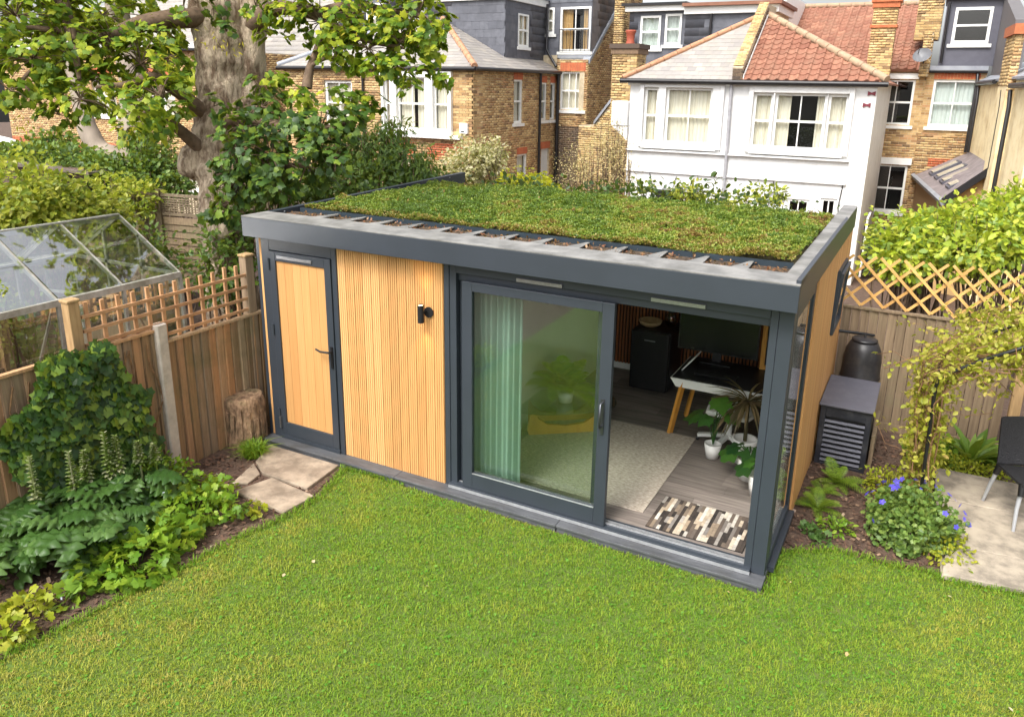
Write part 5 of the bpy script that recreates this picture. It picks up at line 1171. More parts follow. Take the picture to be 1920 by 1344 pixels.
gutter(wh, (-2.2, 15.92, 4.02), (4.8, 15.92, 4.0), .065)
# main red roof behind
e2 = math.atan2(2.25, 4.0); MF = Frame((0, 21.85, 4.5), (1, 0, 0), (0, -math.sin(e2), math.cos(e2)), (0, math.cos(e2), math.sin(e2))); H2 = math.hypot(4, 2.25)
roof(wh, MF, [(1.1, 0), (5.25, 0), (5.25, H2), (1.1, H2)], 'pantile', PANT, 120, step=.8)
ridge(wh, (.2, 25.85, 6.8), (5.2, 25.85, 6.8), HIPT, .1); MB().box(1.0, 1.1, 21.9, 25.9, 5.5, 6.9).build('verge', WHITE, wh)
# chimneys
chimney(wh, 3.86, 4.5, 20.7, 21.15, 3.9, 6.5, BRICKP, 1, 50, True, bm=ORB, potc=mat('yellow_pot', s(220, 170, 40), None, .6, 5)); MB().box(3.81, 4.55, 20.65, 21.2, 5.66, 5.74).build('brick_band', ORB, wh)
ck = chimney(wh, -2.72, -1.98, 16.6, 17.4, 2.75, 5.05, BRICKP, 1, 60, True)
MB().prism([(-2.45, 15.98, 2.75), (-1.95, 15.98, 2.75), (-1.95, 15.98, 3.45), (-2.45, 15.98, 3.45)], (0, 1.2, 0)).build('corbel', STUCCO, wh, bevel=.03); MB().prism([(-2.42, 16.0, 2.74), (-1.95, 16.0, 2.74), (-1.95, 16.0, 2.35)], (0, 1.1, 0)).build('corbel', STUCCO, wh)
# rear brick wall with sash windows, and slated dormers of the left half
FR2 = XF(22); rw = [(4.62, 5.24, 2.82, 4.2), (4.62, 5.36, .1, 1.58)]
rw = [(4.2, 5.22, 2.82, 4.22), (4.36, 5.36, .08, 1.6)]
wall(wh, FR2, 4.1, 5.5, -1.4, 4.5, rw); bricks(wh, FR2, 4.1, 5.5, -.9, 4.48, rw, BRICK, 90)
sash_window(wh, FR2, *rw[0], 2, (.5,), True, True, .07, .03, gap=1.15); sash_window(wh, FR2, *rw[1], 2, (.5,), False, True, .07, .03)
MB().box(4.3, 5.45, .0, .06, 1.61, 1.82, FR2).build('lintel', WHITE, wh); MB().box(4.15, 5.3, .0, .05, 4.23, 4.4, FR2).build('lintel', WHITE, wh)
dw = [(-3.2, -2.5, 5.1, 6.12), (-2.35, -1.8, 5.2, 6.16)]; FW_ = XF(20.2)
hung(wh, FW_, -3.6, -1.62, 4.2, 6.25, HANG, 20, dw)
for o in dw: sash_window(wh, FW_, *o, 1, (.5,), True, True, .07, -.02, curt=mat('pale_blind', s(206, 214, 206), None, .8, 3))
FW3 = XF(19.9); hung(wh, FW3, -1.6, .9, 4.2, 6.1, HANG, 50); MB().box(-3.7, -1.55, 20.0, 22.4, 6.252, 6.42).build('dormer_fascia', WHITE, wh); MB().box(-1.62, 1.3, 19.75, 22.4, 6.102, 6.32).build('dormer_fascia', WHITE, wh)
MB().box(-3.8, -1.6, 19.9, 22.4, 6.422, 6.5).build('dormer_roof', GUT, wh); MB().box(-1.65, 1.4, 19.6, 22.4, 6.322, 6.42).build('dormer_roof', PANT, wh); pipe(wh, [(-.75, 19.8, 6.1), (-.75, 19.8, 4.8)], .04)
pl_ = MB().box(-4.66, -4.34, 21.5, 22, -1.3, 7.3).build('pilaster', MORT, wh); bricks(pl_, XF(21.49), -4.66, -4.34, 0, 7.3, (), BRICKP, 0); bricks(pl_, YF(-4.33), 21.5, 22, 0, 7.3, (), BRICKP, 0)
# low brick side wall with a raking top
sw = MB().prism([(-5.0, 19.5, -1.3), (-2.0, 19.5, -1.3), (-2.0, 19.5, 3.6), (-3.5, 19.5, 3.75), (-4.4, 19.5, 2.6), (-5.0, 19.5, 2.55)], (0, .25, 0)).build('side_wall', MORT, wh)
bricks(sw, XF(19.5), -5.0, -2.0, .2, 3.7, (), BRICKP, 0, lambda a, c: c < (2.57 if a < -4.4 else min(3.7, 2.6 + (a + 4.4) * 1.28)))
MB().prism([(-4.42, 19.42, 2.6), (-3.5, 19.42, 3.78), (-3.5, 19.42, 3.9), (-4.42, 19.42, 2.72)], (0, .33, 0)).build('raking_coping', LEADM, wh)

# ------------------------------------------------------------------ right hand brick house
rh = thing('brick_house', 'brick house at the right edge with a dark dormer and a lean-to with four skylights', 'house', (6.5, 20, -1.1))
r2 = (5.72, 6.92, 2.82, 4.22)
wall(rh, FR2, 5.5, 7.1, -1.4, 4.5, (r2,)); bricks(rh, FR2, 5.5, 7.1, -.5, 4.48, (r2,), BRICK, 100); sash_window(rh, FR2, *r2, 2, (.5,), True, True, .07, .03, curt=mat('net_curtain', s(226, 232, 226), s(206, 214, 208), .85, 5, (9, 9, .2))); lintel(rh, FR2, 5.7, 6.95, 4.24, .2)
bricks(rh, FR2, 5.9, 6.5, 1.6, 1.86, (), BRICKR, 0, b=.006)
# party stack
ps = MB().box(5.27, 5.52, 21.7, 22.2, 4.3, 5.6).build('party_wall', MORT, rh); bricks(ps, XF(21.69), 5.27, 5.52, 4.3, 5.6, (), BRICKP, 0); bricks(ps, YF(5.53), 21.7, 22.2, 4.3, 5.6, (), BRICK, 0)
chimney(rh, 4.98, 5.66, 22.3, 23.2, 5.4, 7.6, BRICKP, 0, 40, False)
sd_ = thing('satellite_dish', 'grey satellite dish on the brick party wall beside the dark dormer', 'satellite dish', (5.3, 21.5, 4.7))
dm = MB(); prof = [(0, 0), (.1, .015), (.2, .06), (.26, .105)]
ax = Vector((-.2, -.75, .6)).normalized(); t1 = ax.orthogonal().normalized(); t2 = ax.cross(t1); c_ = Vector((5.32, 21.4, 4.85)); nn = 20; vs = []
for q, z in prof: vs += [c_ + t1 * q * math.cos(k * 6.2832 / nn) + t2 * q * math.sin(k * 6.2832 / nn) + ax * z for k in range(nn)]
dm.add(vs, [(i * nn + k, i * nn + (k + 1) % nn, (i + 1) * nn + (k + 1) % nn, (i + 1) * nn + k) for i in range(3) for k in range(nn)], .5, True); dm.build('dish', mat('dish_grey', s(112, 114, 118), None, .5, 4), sd_)
MB().tube([c_ - t2 * .2, c_ + ax * .35 - t2 * .05], .012, 6).build('feed_arm', GUT, sd_); MB().tube([c_, c_ - ax * .2, (5.35, 21.72, 4.7)], .02, 6).build('bracket', GUT, sd_)
# dark dormer
FDr = XF(22.02); do = (6.0, 6.98, 5.25, 6.28); wall(rh, FDr, 5.75, 7.2, 4.62, 6.5, (do,), GREYD, .15, 'dormer_face'); sash_window(rh, FDr, *do, 1, (.5,), False, True, .08, -.03)
MB().box(5.7, 7.25, 21.85, 24, 6.502, 6.6).build('dormer_roof', GREYD, rh); MB().box(5.55, 7.1, 21.85, 22.0, 4.5, 4.62).build('dormer_flashing', LEADM, rh); pipe(rh, [(5.82, 21.9, 6.4), (5.82, 21.9, 4.7)], .04); gutter(rh, (5.55, 21.9, 4.47), (7.1, 21.9, 4.47))
MB().prism([(7.2, 22.05, 4.3), (7.35, 18.0, 4.3), (7.35, 18.0, 5.6), (7.2, 22.05, 6.6)], (.3, 0, 0)).build('dormer_cheek', HANGP, rh)
# cream wing side wall turning towards us, chimney breast, second roof
A_w, B_w = Vector((6.98, 21.99, 0)), Vector((7.62, 12.5, 0)); ud = (B_w - A_w).normalized(); L_w = (B_w - A_w).length
FWg = Frame(A_w, ud, (ud.y, -ud.x, 0)); 
wall(rh, FWg, 0, L_w, -1.4, 4.12, (), CREAMW, .3); 
MB().prism([FWg(0, .1, 4.14), FWg(L_w, .1, 4.14), FWg(L_w, -2, 5.2), FWg(0, -2, 5.2)], (0, 0, .05)).build('wing_roof', LEADM, rh); gutter(rh, FWg(0, .12, 4.1), FWg(4.0, .12, 4.12)); gutter(rh, FWg(6.8, .12, 4.0), FWg(L_w, .12, 4.0))
cb = MB().box(5.2, 6.6, .0, .16, -1.3, 5.3, FWg).build('chimney_breast', CREAMW, rh); bricks(cb, Frame(FWg(0, .16, 0), FWg.u, FWg.n), 5.2, 6.6, 4.0, 5.3, (), BRICKP, 0); bricks(cb, Frame(FWg(6.6, 0, 0), -FWg.n, FWg.u), -.16, .0, 3.9, 5.3, (), BRICK, 0)  # paler brick on the left-facing side puts the sunlight into the colour
MB().box(5.1, 6.7, -.5, .22, 5.1, 5.32, FWg).build('brick_band', ORB, cb)
for a, z0, z1 in ((.25, 4.4, 2.1), (.95, 4.0, 2.15), (6.0, 3.9, 2.1), (7.2, 3.9, 1.0)): pipe(rh, [FWg(a - .2, .13, z0), FWg(a, .13, z0 - .35), FWg(a, .13, z1)], .045)
# lean-to with skylights
lt0, lt1, hh0, hh1 = Vector((5.6, 21.95, 1.32)), Vector((6.42, 16.4, 1.22)), Vector((6.99, 21.9, 2.12)), Vector((7.36, 16.1, 2.14))
lr = MB().prism([lt0, lt1, hh1, hh0], (0, 0, -.12)).build('lean_to_roof', mat('grey_felt_roof', s(140, 130, 130), s(112, 104, 106), .7, 5, dirt=s(160, 150, 150), dscale=2), rh)
ue = (lt1 - lt0).normalized(); we = (hh0 - lt0).normalized(); ne = ue.cross(we); ne = ne if ne.z > 0 else -ne; LF = Frame(lt0, ue, ne, we)
SKYL = mat('sky_reflection_pale', s(190, 186, 172), s(170, 166, 152), .15, 3)  # opaque pale colour stands in for sky reflected in the glass
for i in range(4):
    a = .9 + i * 1.0; k = MB(); k.box(a, a + .06, 0, .07, .3, 1.15, LF); k.box(a + .5, a + .56, 0, .07, .3, 1.15, LF); k.box(a + .06, a + .5, 0, .07, .3, .36, LF); k.box(a + .06, a + .5, 0, .07, 1.09, 1.15, LF)
    sk = k.build('skylight', GREYD, lr); MB().box(a + .07, a + .49, .05, .085, .38, 1.07, LF).build('pane', SKYL, sk)
MB().box(-.02, 5.65, -.1, .07, -.1, .0, LF).build('roof_edge', LEADM, lr); MB().bar(lt1 + Vector((0, -.05, 0)), hh1 + Vector((0, -.05, 0)), .1, .16).build('verge', GUT, lr)
ltw = MB().prism([(5.66, 21.9, -1.3), (6.46, 16.5, -1.3), (6.46, 16.5, 1.12), (5.66, 21.9, 1.2)], (.15, 0, 0)).build('lean_to_wall', BRICK, rh); MB().prism([(6.47, 16.5, -1.3), (7.33, 16.25, -1.3), (7.33, 16.25, 2.0), (6.47, 16.5, 1.12)], (0, .15, 0)).build('lean_to_wall', BRICK, rh)
# ================================================================== TREES
MAPL = leafmat('sycamore_leaf', [s(60, 92, 28), s(82, 118, 34), s(104, 136, 38), s(130, 156, 42), s(164, 178, 48), s(200, 204, 60), s(90, 124, 36)], .46, .5, .3)
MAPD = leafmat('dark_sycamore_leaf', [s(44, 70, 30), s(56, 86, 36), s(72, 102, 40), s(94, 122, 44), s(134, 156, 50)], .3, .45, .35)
SEED = leafmat('winged_seeds', [s(190, 176, 40), s(206, 186, 60), s(176, 170, 50)], .4)
BARK = mat('flaking_bark', s(212, 192, 166), s(122, 100, 80), .92, 7, (1.6, 1.6, .5), detail=12, bump=1.0, bdist=.08, dirt=s(214, 196, 172), dscale=3.2, bscale=16, con=.1)
BARKS = mat('smooth_pale_bark', s(160, 146, 130), s(124, 112, 100), .8, 3, (1, 1, .4), detail=6, bump=.2, dirt=s(134, 138, 106), dscale=1.4)
BRANCH = mat('grey_brown_branch', s(126, 104, 84), s(86, 70, 56), .9, 12, bump=.4)
tr = thing('sycamore_tree', 'huge old sycamore with a gnarled pale trunk and overhanging leafy branches beside the garden office', 'tree', (-1.95, 1.3, -.1))
def spline(pts, rad, k=6):
    P_ = [Vector(p) for p in pts]; out, ro = [], []
    for i in range(len(P_) - 1):
        p0, p1, p2, p3 = P_[max(i - 1, 0)], P_[i], P_[i + 1], P_[min(i + 2, len(P_) - 1)]
        for j in range(k):
            t = j / k; out.append(.5 * ((2 * p1) + (p2 - p0) * t + (2 * p0 - 5 * p1 + 4 * p2 - p3) * t * t + (3 * p1 - p0 - 3 * p2 + p3) * t ** 3)); ro.append(rad[i] * (1 - t) + rad[i + 1] * t)
    return out + [P_[-1]], ro + [rad[-1]]
def limb(m, pts, rad, n=12, jit=.1, k=6): p, r_ = spline(pts, rad, k); m.tube(p, r_, n, jit=jit)
m = MB()
limb(m, [(-1.85, 1.25, -.3), (-1.88, 1.27, .6), (-1.98, 1.3, 1.5), (-2.12, 1.4, 2.3), (-2.3, 1.55, 2.85), (-2.3, 1.7, 3.4), (-2.3, 1.8, 4.0), (-2.42, 1.85, 4.8), (-2.6, 1.9, 6.4)], [.46, .36, .3, .28, .31, .33, .34, .33, .28], 72, .16, 16)
limb(m, [(-2.25, 1.7, 3.1), (-2.07, 1.9, 3.6), (-2.0, 2.0, 4.2), (-1.92, 2.1, 5.2), (-1.7, 2.3, 6.5)], [.24, .2, .17, .16, .14], 40, .16, 12)
limb(m, [(-2.3, 1.5, 2.75), (-2.52, 1.38, 2.85), (-2.62, 1.34, 2.98)], [.28, .27, .08], 40, .24, 9)     # burr
limb(m, [(-1.9, 1.15, 2.1), (-1.75, 1.05, 2.0), (-1.68, 1.02, 1.9)], [.22, .16, .05], 18, .25, 5)
m.build('trunk', BARK, tr)
CL = [  # x, y, z, radius, leaves, dark
]
def clump(x, y, z, r, n, dk=0): CL.append((x, y, z, r, n, dk))
for c in ((-3.28, -0.21, 4.47, .5, 230), (-3.16, 0.20, 4.44, .5, 230), (-3.03, 0.65, 4.53, .45, 170), (-2.84, -0.36, 4.00, .42, 200), (-2.83, 0.12, 4.02, .45, 210), (-2.64, 0.50, 4.15, .42, 170), (-2.79, -0.68, 3.67, .25, 60), (-2.74, -0.31, 3.64, .22, 60),
          (-2.22, -0.28, 3.59, .32, 120), (-2.50, -0.37, 3.42, .2, 40), (-2.47, 0.22, 3.73, .34, 120), (-2.34, 0.60, 3.98, .4, 170), (-2.47, 1.01, 4.36, .35, 110), (-2.28, 0.89, 4.05, .3, 90), (-1.41, -0.26, 3.45, .26, 70), (-1.82, 0.41, 3.63, .33, 110), (-1.80, 0.58, 3.42, .2, 40),
          (-1.55, -0.28, 3.26, .15, 30), (-1.55, 0.09, 3.30, .2, 45), (-1.85, 0.77, 3.72, .18, 26), (-3.12, -0.47, 4.11, .3, 80),
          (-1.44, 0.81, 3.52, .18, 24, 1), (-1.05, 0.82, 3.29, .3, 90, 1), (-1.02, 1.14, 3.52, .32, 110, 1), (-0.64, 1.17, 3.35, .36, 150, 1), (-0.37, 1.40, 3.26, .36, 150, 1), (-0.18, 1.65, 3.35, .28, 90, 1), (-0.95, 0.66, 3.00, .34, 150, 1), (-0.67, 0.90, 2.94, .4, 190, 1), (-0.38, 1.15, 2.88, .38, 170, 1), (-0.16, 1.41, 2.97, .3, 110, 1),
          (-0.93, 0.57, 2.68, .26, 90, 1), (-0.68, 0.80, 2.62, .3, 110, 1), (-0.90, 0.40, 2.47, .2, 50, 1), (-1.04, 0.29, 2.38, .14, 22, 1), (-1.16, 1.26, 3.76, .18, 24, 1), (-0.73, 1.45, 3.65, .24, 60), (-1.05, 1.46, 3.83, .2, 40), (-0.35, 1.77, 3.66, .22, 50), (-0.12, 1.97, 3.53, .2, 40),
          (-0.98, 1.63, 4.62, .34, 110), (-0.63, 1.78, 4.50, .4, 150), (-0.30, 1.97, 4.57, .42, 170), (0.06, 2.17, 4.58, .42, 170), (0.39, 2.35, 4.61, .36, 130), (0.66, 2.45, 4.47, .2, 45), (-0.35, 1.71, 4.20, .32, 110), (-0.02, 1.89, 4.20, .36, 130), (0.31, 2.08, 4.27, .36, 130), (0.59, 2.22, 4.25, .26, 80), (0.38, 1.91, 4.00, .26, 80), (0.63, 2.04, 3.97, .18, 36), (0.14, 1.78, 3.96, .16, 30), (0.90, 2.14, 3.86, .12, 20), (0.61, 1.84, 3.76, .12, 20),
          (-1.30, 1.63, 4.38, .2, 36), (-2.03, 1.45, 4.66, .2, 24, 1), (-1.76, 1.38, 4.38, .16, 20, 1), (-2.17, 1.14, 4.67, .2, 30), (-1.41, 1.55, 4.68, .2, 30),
          (-3.43, 0.41, 5.16, .9, 420), (-2.79, 1.38, 5.33, .8, 320), (-0.90, 2.14, 5.33, .8, 320), (0.10, 2.51, 5.20, .6, 220), (-3.84, -0.56, 4.28, .7, 260), (-2.11, 2.10, 6.06, 1.1, 360), (-3.63, 1.39, 6.36, 1.2, 400), (-0.69, 2.97, 6.48, 1.1, 360)): clump(*c)
MsL, MsD, tips = [], [], []
for i, (x, y, z, r_, n, dk) in enumerate(CL):
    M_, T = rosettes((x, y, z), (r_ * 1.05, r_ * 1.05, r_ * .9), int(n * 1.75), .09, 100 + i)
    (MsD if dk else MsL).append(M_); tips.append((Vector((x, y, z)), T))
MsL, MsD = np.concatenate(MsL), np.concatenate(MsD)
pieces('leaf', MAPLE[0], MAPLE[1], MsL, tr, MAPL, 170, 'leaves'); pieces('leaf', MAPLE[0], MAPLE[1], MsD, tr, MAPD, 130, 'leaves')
sd = [Vector(q) + Vector((random.gauss(0, .05), random.gauss(0, .05), random.gauss(0, .05))) for q in ((-1.70, 0.46, 3.95), (-1.37, 0.72, 4.24), (-1.07, 0.85, 4.16), (-1.21, 0.80, 4.23), (0.65, 1.81, 4.34), (0.19, 1.65, 4.59), (-1.43, -0.33, 3.26), (-1.60, 0.43, 4.06), (0.24, 1.69, 4.62), (0.07, 1.51, 4.36), (-2.61, -0.70, 3.31), (-1.74, -0.10, 3.74)) for _ in range(9)]
pieces('winged_seed', LANCE[0], LANCE[1], orient(np.array([tuple(p) for p in sd]), unit(len(sd)) + [0, 0, -.8], unit(len(sd)), .06), tr, SEED, 0, 'winged_seeds')
tw = MB()
for c, T in tips:        # twigs gather each spray to its clump
    for q in T[::2]: tw.tube([c, (c + Vector(q)) / 2 + Vector((0, 0, .03)), Vector(q)], [.008, .006, .003], 4, caps=False)
tw.build('twigs', BRANCH, tr, kind='stuff')
def branch(pts, rad, n=10): mm = MB(); limb(mm, pts, rad, n, .1); mm.build('branch', BRANCH, tr)
T0 = (-2.3, 1.8, 4.2)
branch([(-1.95, 2.0, 4.5), Vector((-1.33, 1.82, 4.67)), Vector((-0.77, 1.85, 4.60)), Vector((-0.51, 1.83, 4.47)), Vector((-0.03, 1.91, 4.29)), Vector((0.37, 2.09, 4.21))], [.13, .09, .07, .05, .035, .015])
branch([Vector((-0.77, 1.85, 4.60)), Vector((-0.32, 2.00, 4.69)), Vector((0.25, 2.28, 4.61)), Vector((0.66, 2.45, 4.50))], [.06, .045, .03, .012])
branch([(-2.35, 1.8, 4.6), Vector((-2.60, 0.98, 4.48)), Vector((-2.84, 0.55, 4.28)), Vector((-3.03, 0.23, 4.32)), Vector((-3.21, -0.21, 4.35))], [.14, .1, .08, .05, .02]); branch([Vector((-3.41, 0.38, 5.04)), Vector((-3.12, 0.26, 4.56)), Vector((-2.90, 0.17, 4.29)), Vector((-2.45, -0.11, 3.79))], [.1, .08, .06, .02])
branch([(-2.35, 1.6, 3.3), Vector((-2.30, 0.80, 3.80)), Vector((-2.25, 0.33, 3.74)), Vector((-2.28, -0.04, 3.71))], [.1, .075, .05, .02]); branch([Vector((-2.30, 0.80, 3.80)), Vector((-1.90, 0.47, 3.60)), Vector((-1.54, -0.10, 3.42))], [.05, .035, .012])
branch([(-2.25, 1.55, 2.75), Vector((-2.34, 1.19, 3.08)), Vector((-2.31, 0.97, 3.25)), Vector((-2.28, 0.80, 3.40))], [.1, .08, .065, .03])
branch([(-2.1, 1.6, 3.3), Vector((-1.47, 1.22, 3.38)), Vector((-0.83, 1.18, 3.32)), Vector((-0.38, 1.40, 3.29)), Vector((-0.12, 1.68, 3.36))], [.12, .08, .06, .04, .015]); branch([(-2.1, 1.4, 2.6), Vector((-1.29, 0.92, 2.91)), Vector((-0.79, 0.94, 2.87)), Vector((-0.36, 1.17, 2.88))], [.1, .07, .05, .02]); branch([Vector((-1.29, 0.92, 2.91)), Vector((-1.00, 0.62, 2.58)), Vector((-1.01, 0.31, 2.38))], [.05, .03, .01])
branch([Vector((-2.83, -0.39, 3.89)), Vector((-2.80, -0.54, 3.75)), Vector((-2.72, -0.52, 3.67)), Vector((-2.64, -0.42, 3.50))], [.02, .02, .018, .008])
branch([Vector((-0.73, 1.60, 3.74)), Vector((-0.73, 1.67, 3.96)), Vector((-0.70, 1.73, 4.11)), Vector((-0.66, 1.83, 4.36))], [.06, .05, .04, .03]); branch([Vector((-0.73, 1.68, 3.99)), Vector((-0.51, 1.71, 4.08)), Vector((-0.26, 1.84, 4.10))], [.03, .022, .012])
# second, smooth barked tree
t2 = thing('plane_tree', 'smooth pale trunked tree with a curved side limb behind the sycamore', 'tree', (-7.8, 4.4, -.2))
m = MB()
limb(m, [Vector((-7.55, 3.92, 0.90)), Vector((-7.65, 4.09, 1.60)), Vector((-7.74, 4.24, 2.20)), Vector((-7.84, 4.41, 2.90)), Vector((-7.99, 4.62, 3.80)), Vector((-8.37, 4.74, 4.80)), Vector((-8.67, 4.94, 5.90))], [.42, .34, .3, .3, .26, .22, .18], 24, .05, 7)
limb(m, [Vector((-7.75, 4.17, 2.00)), Vector((-8.00, 4.13, 2.29)), Vector((-8.35, 4.00, 2.45)), Vector((-8.57, 3.97, 2.73)), Vector((-8.74, 4.00, 3.08)), Vector((-8.89, 4.05, 3.48)), Vector((-9.14, 4.11, 4.08)), Vector((-9.52, 4.14, 4.78))], [.22, .22, .2, .19, .17, .14, .11, .08], 18, .06, 7)
m.build('trunk', BARKS, t2)
Ms = []
for i, (x, y, z, r_, n) in enumerate(((-10.18, 4.19, 5.29, .9, 260), (-8.97, 4.64, 4.70, .8, 240), (-8.13, 5.08, 4.72, .8, 240), (-7.48, 5.23, 4.12, .6, 150), (-9.32, 4.19, 3.88, .6, 130), (-8.66, 4.93, 5.11, .9, 240), (-10.36, 4.49, 6.51, 1.5, 300), (-8.49, 5.48, 6.54, 1.5, 300))):
    Ms.append(rosettes((x, y, z), (r_, r_, r_ * .8), n, .16, 300 + i)[0])
pieces('leaf', MAPLE[0], MAPLE[1], np.concatenate(Ms), t2, MAPL, 60, 'leaves')
# ivy at its foot
def shrub(name, label, cat, parts, size, m, tmpl, limit=40, stems=16, stemm=None, droop=.3, shell=.45, dens=1, seed0=500):
    """parts: (x, y, z, rx, ry, rz, n) lobes of one plant"""
    P0 = Vector(parts[0][:3]); gz = th(P0.x, P0.y); t = thing(name, label, cat, (P0.x, P0.y, gz)); Ms = []; q = MB()
    for i, (x, y, z, rx, ry, rz, n) in enumerate(parts):
        c = Vector((x, y, z)); M_ = cloud(tuple(c), (rx, ry, rz), int(n * dens), size, droop, seed0 + i + int(abs(x) * 97), shell, 4.0, .5); Ms.append(M_[M_[:, 2, 3] > gz])
        for k in range(stems):
            a = random.random() * 6.28; e_ = c + Vector((rx * math.cos(a) * random.random(), ry * math.sin(a) * random.random(), rz * random.uniform(-.2, .85))); b_ = Vector((c.x + random.gauss(0, .12), c.y + random.gauss(0, .12), gz))
            q.tube([b_, b_.lerp(e_, .55) + Vector((random.gauss(0, .08), random.gauss(0, .08), .1)), e_], [.018, .012, .004], 5, caps=False)
    q.build('stem', stemm or BRANCH, t); pieces('leaf', tmpl[0], tmpl[1], np.concatenate(Ms), t, m, limit, 'leaves'); return t
YG = leafmat('yellow_green_leaf', [s(104, 128, 40), s(144, 160, 50), s(176, 182, 60), s(196, 192, 80), s(84, 110, 38)], .42)
MIDG = leafmat('mid_green_leaf', [s(56, 82, 34), s(76, 106, 42), s(98, 128, 48), s(124, 146, 56), s(64, 92, 40)], .3)
CREAML = leafmat('variegated_cream_leaf', [s(196, 188, 150), s(176, 170, 116), s(214, 206, 172), s(148, 150, 88), s(190, 170, 120)], .35)
BRIGHT = leafmat('golden_yellow_leaf', [s(168, 172, 30), s(190, 188, 40), s(206, 198, 56), s(140, 154, 36)], .4)
BUSHY = leafmat('big_sunlit_shrub_leaf', [s(134, 158, 42), s(166, 184, 52), s(192, 202, 66), s(204, 200, 84), s(112, 142, 52), s(150, 174, 98)], .4)
shrub('shrub', 'yellow-green bushy shrub on the far side of the greenhouse', 'shrub', [(-4.96, 0.54, 2.22, .9, .9, .55, 2600), (-4.61, 0.89, 2.02, .7, .7, .38, 1700), (-5.04, 0.20, 2.03, .8, .8, .5, 1500), (-4.39, 1.21, 1.92, .45, .45, .25, 700)], .095, YG, OVAL, shell=.3, stems=4)
shrub('creeper', 'dark green creeper smothering the roof of the timber shed', 'creeper', [(-9.12, 3.12, 2.43, 1.1, .7, .22, 1700), (-8.28, 3.30, 2.34, .8, .6, .26, 1500), (-7.38, 3.24, 2.15, .6, .55, .42, 1500), (-7.44, 2.89, 1.89, .4, .4, .25, 500), (-9.20, 3.61, 2.62, .4, .4, .25, 500)], .1, MIDG, OVAL)
shrub('shrub', 'mid green shrub around the foot of the smooth pale tree', 'shrub', [(-6.78, 3.38, 1.99, .6, .6, .42, 1500), (-6.58, 3.03, 1.66, .38, .38, .3, 700), (-6.78, 3.77, 2.10, .4, .4, .6, 1000), (-7.28, 4.09, 2.44, .24, .24, .55, 500)], .1, MIDG, OVAL)
shrub('shrub', 'bright green shrub between the two tree trunks', 'shrub', [(-6.79, 4.14, 2.16, .5, .5, .45, 1300), (-6.10, 3.84, 1.94, .35, .35, .3, 600), (-7.79, 4.89, 2.46, .3, .3, .5, 500)], .09, MIDG, OVAL)
shrub('creeper', 'creeper hanging over the slatted trellis fence', 'creeper', [(-5.68, 2.87, 1.89, .32, .32, .26, 600), (-6.34, 2.81, 2.03, .4, .4, .2, 500)], .09, YG, OVAL)
shrub('shrub', 'loose light green shrub behind the left end of the green roof', 'shrub', [(-1.78, 2.05, 2.48, .5, .5, .3, 900), (-1.41, 2.48, 2.46, .6, .6, .28, 1000), (-1.09, 2.89, 2.52, .6, .6, .3, 1000), (-1.88, 1.36, 1.95, .4, .4, .5, 800), (-1.54, 0.84, 1.60, .35, .35, .4, 700)], .085, MIDG, OVAL)
shrub('shrub', 'arching fine leaved shrub between the tree and the brick house', 'shrub', [(-1.33, 3.57, 2.83, .5, .5, .38, 1300), (-0.89, 3.76, 2.69, .45, .45, .3, 1100), (-1.76, 3.48, 2.85, .4, .4, .35, 800), (-1.25, 3.93, 3.09, .3, .3, .25, 400), (-0.51, 3.68, 2.56, .3, .3, .15, 500)], .1, MIDG, LANCE, droop=.9)
shrub('shrub', 'pale cream variegated shrub in front of the brick house wall', 'shrub', [(-2.13, 7.79, 2.26, .6, .5, .5, 2000), (-1.98, 8.16, 2.45, .35, .35, .3, 800), (-2.28, 7.41, 2.07, .4, .4, .4, 900)], .075, CREAML, OVAL)
shrub('shrub', 'brilliant yellow-green shrub just above the far edge of the green roof', 'shrub', [(0.18, 5.57, 2.21, .45, .45, .22, 1500), (0.51, 5.61, 2.14, .3, .3, .14, 600), (-0.03, 5.33, 2.15, .25, .25, .14, 400)], .075, BRIGHT, OVAL)
tt = shrub('young_tree', 'thin twiggy tree with tiny cream new leaves between the brick and white houses', 'tree', [(-0.90, 11.30, 2.06, .75, .6, .75, 2600), (-0.64, 11.59, 2.54, .4, .4, .7, 1200), (-1.23, 10.82, 1.83, .5, .4, .5, 1100), (-0.39, 11.53, 1.95, .35, .35, .6, 900)], .035, leafmat('tiny_cream_leaf', [s(190, 172, 122), s(206, 190, 140), s(172, 150, 100)], .3), OVAL, 20, 30)
shrub('rose_bush', 'straggling rose bush in front of the white house wall', 'shrub', [(2.85, 5.72, 2.31, .3, .25, .18, 260), (3.91, 6.27, 2.31, .3, .25, .16, 240), (3.43, 6.00, 2.24, .6, .3, .08, 260), (2.11, 5.92, 2.33, .18, .18, .1, 80)], .07, YG, OVAL, 20, 8)
shrub('shrub', 'large sunlit yellow-green shrub filling the garden behind the diagonal trellis', 'shrub', [(5.89, 6.54, 1.74, .5, .6, .36, 1700), (6.35, 7.05, 1.86, .55, .7, .36, 2100), (6.84, 7.36, 2.00, .6, .7, .42, 2300), (7.23, 7.95, 2.14, .45, .5, .36, 1300), (6.03, 7.01, 1.88, .3, .35, .25, 700), (6.66, 6.47, 1.73, .7, .6, .35, 1500), (5.83, 6.20, 1.53, .45, .5, .3, 900), (7.16, 6.78, 1.88, .6, .6, .4, 1500), (7.58, 7.79, 2.15, .7, .7, .5, 1200)], .1, BUSHY, OVAL, 60, shell=.3)
shrub('shrub', 'bushy evergreen at the left edge beside the greenhouse', 'shrub', [(-1.23, -1.99, 1.80, .17, .22, .24, 700), (-1.22, -2.07, 1.52, .15, .2, .15, 300)], .05, YG, OVAL, 30)
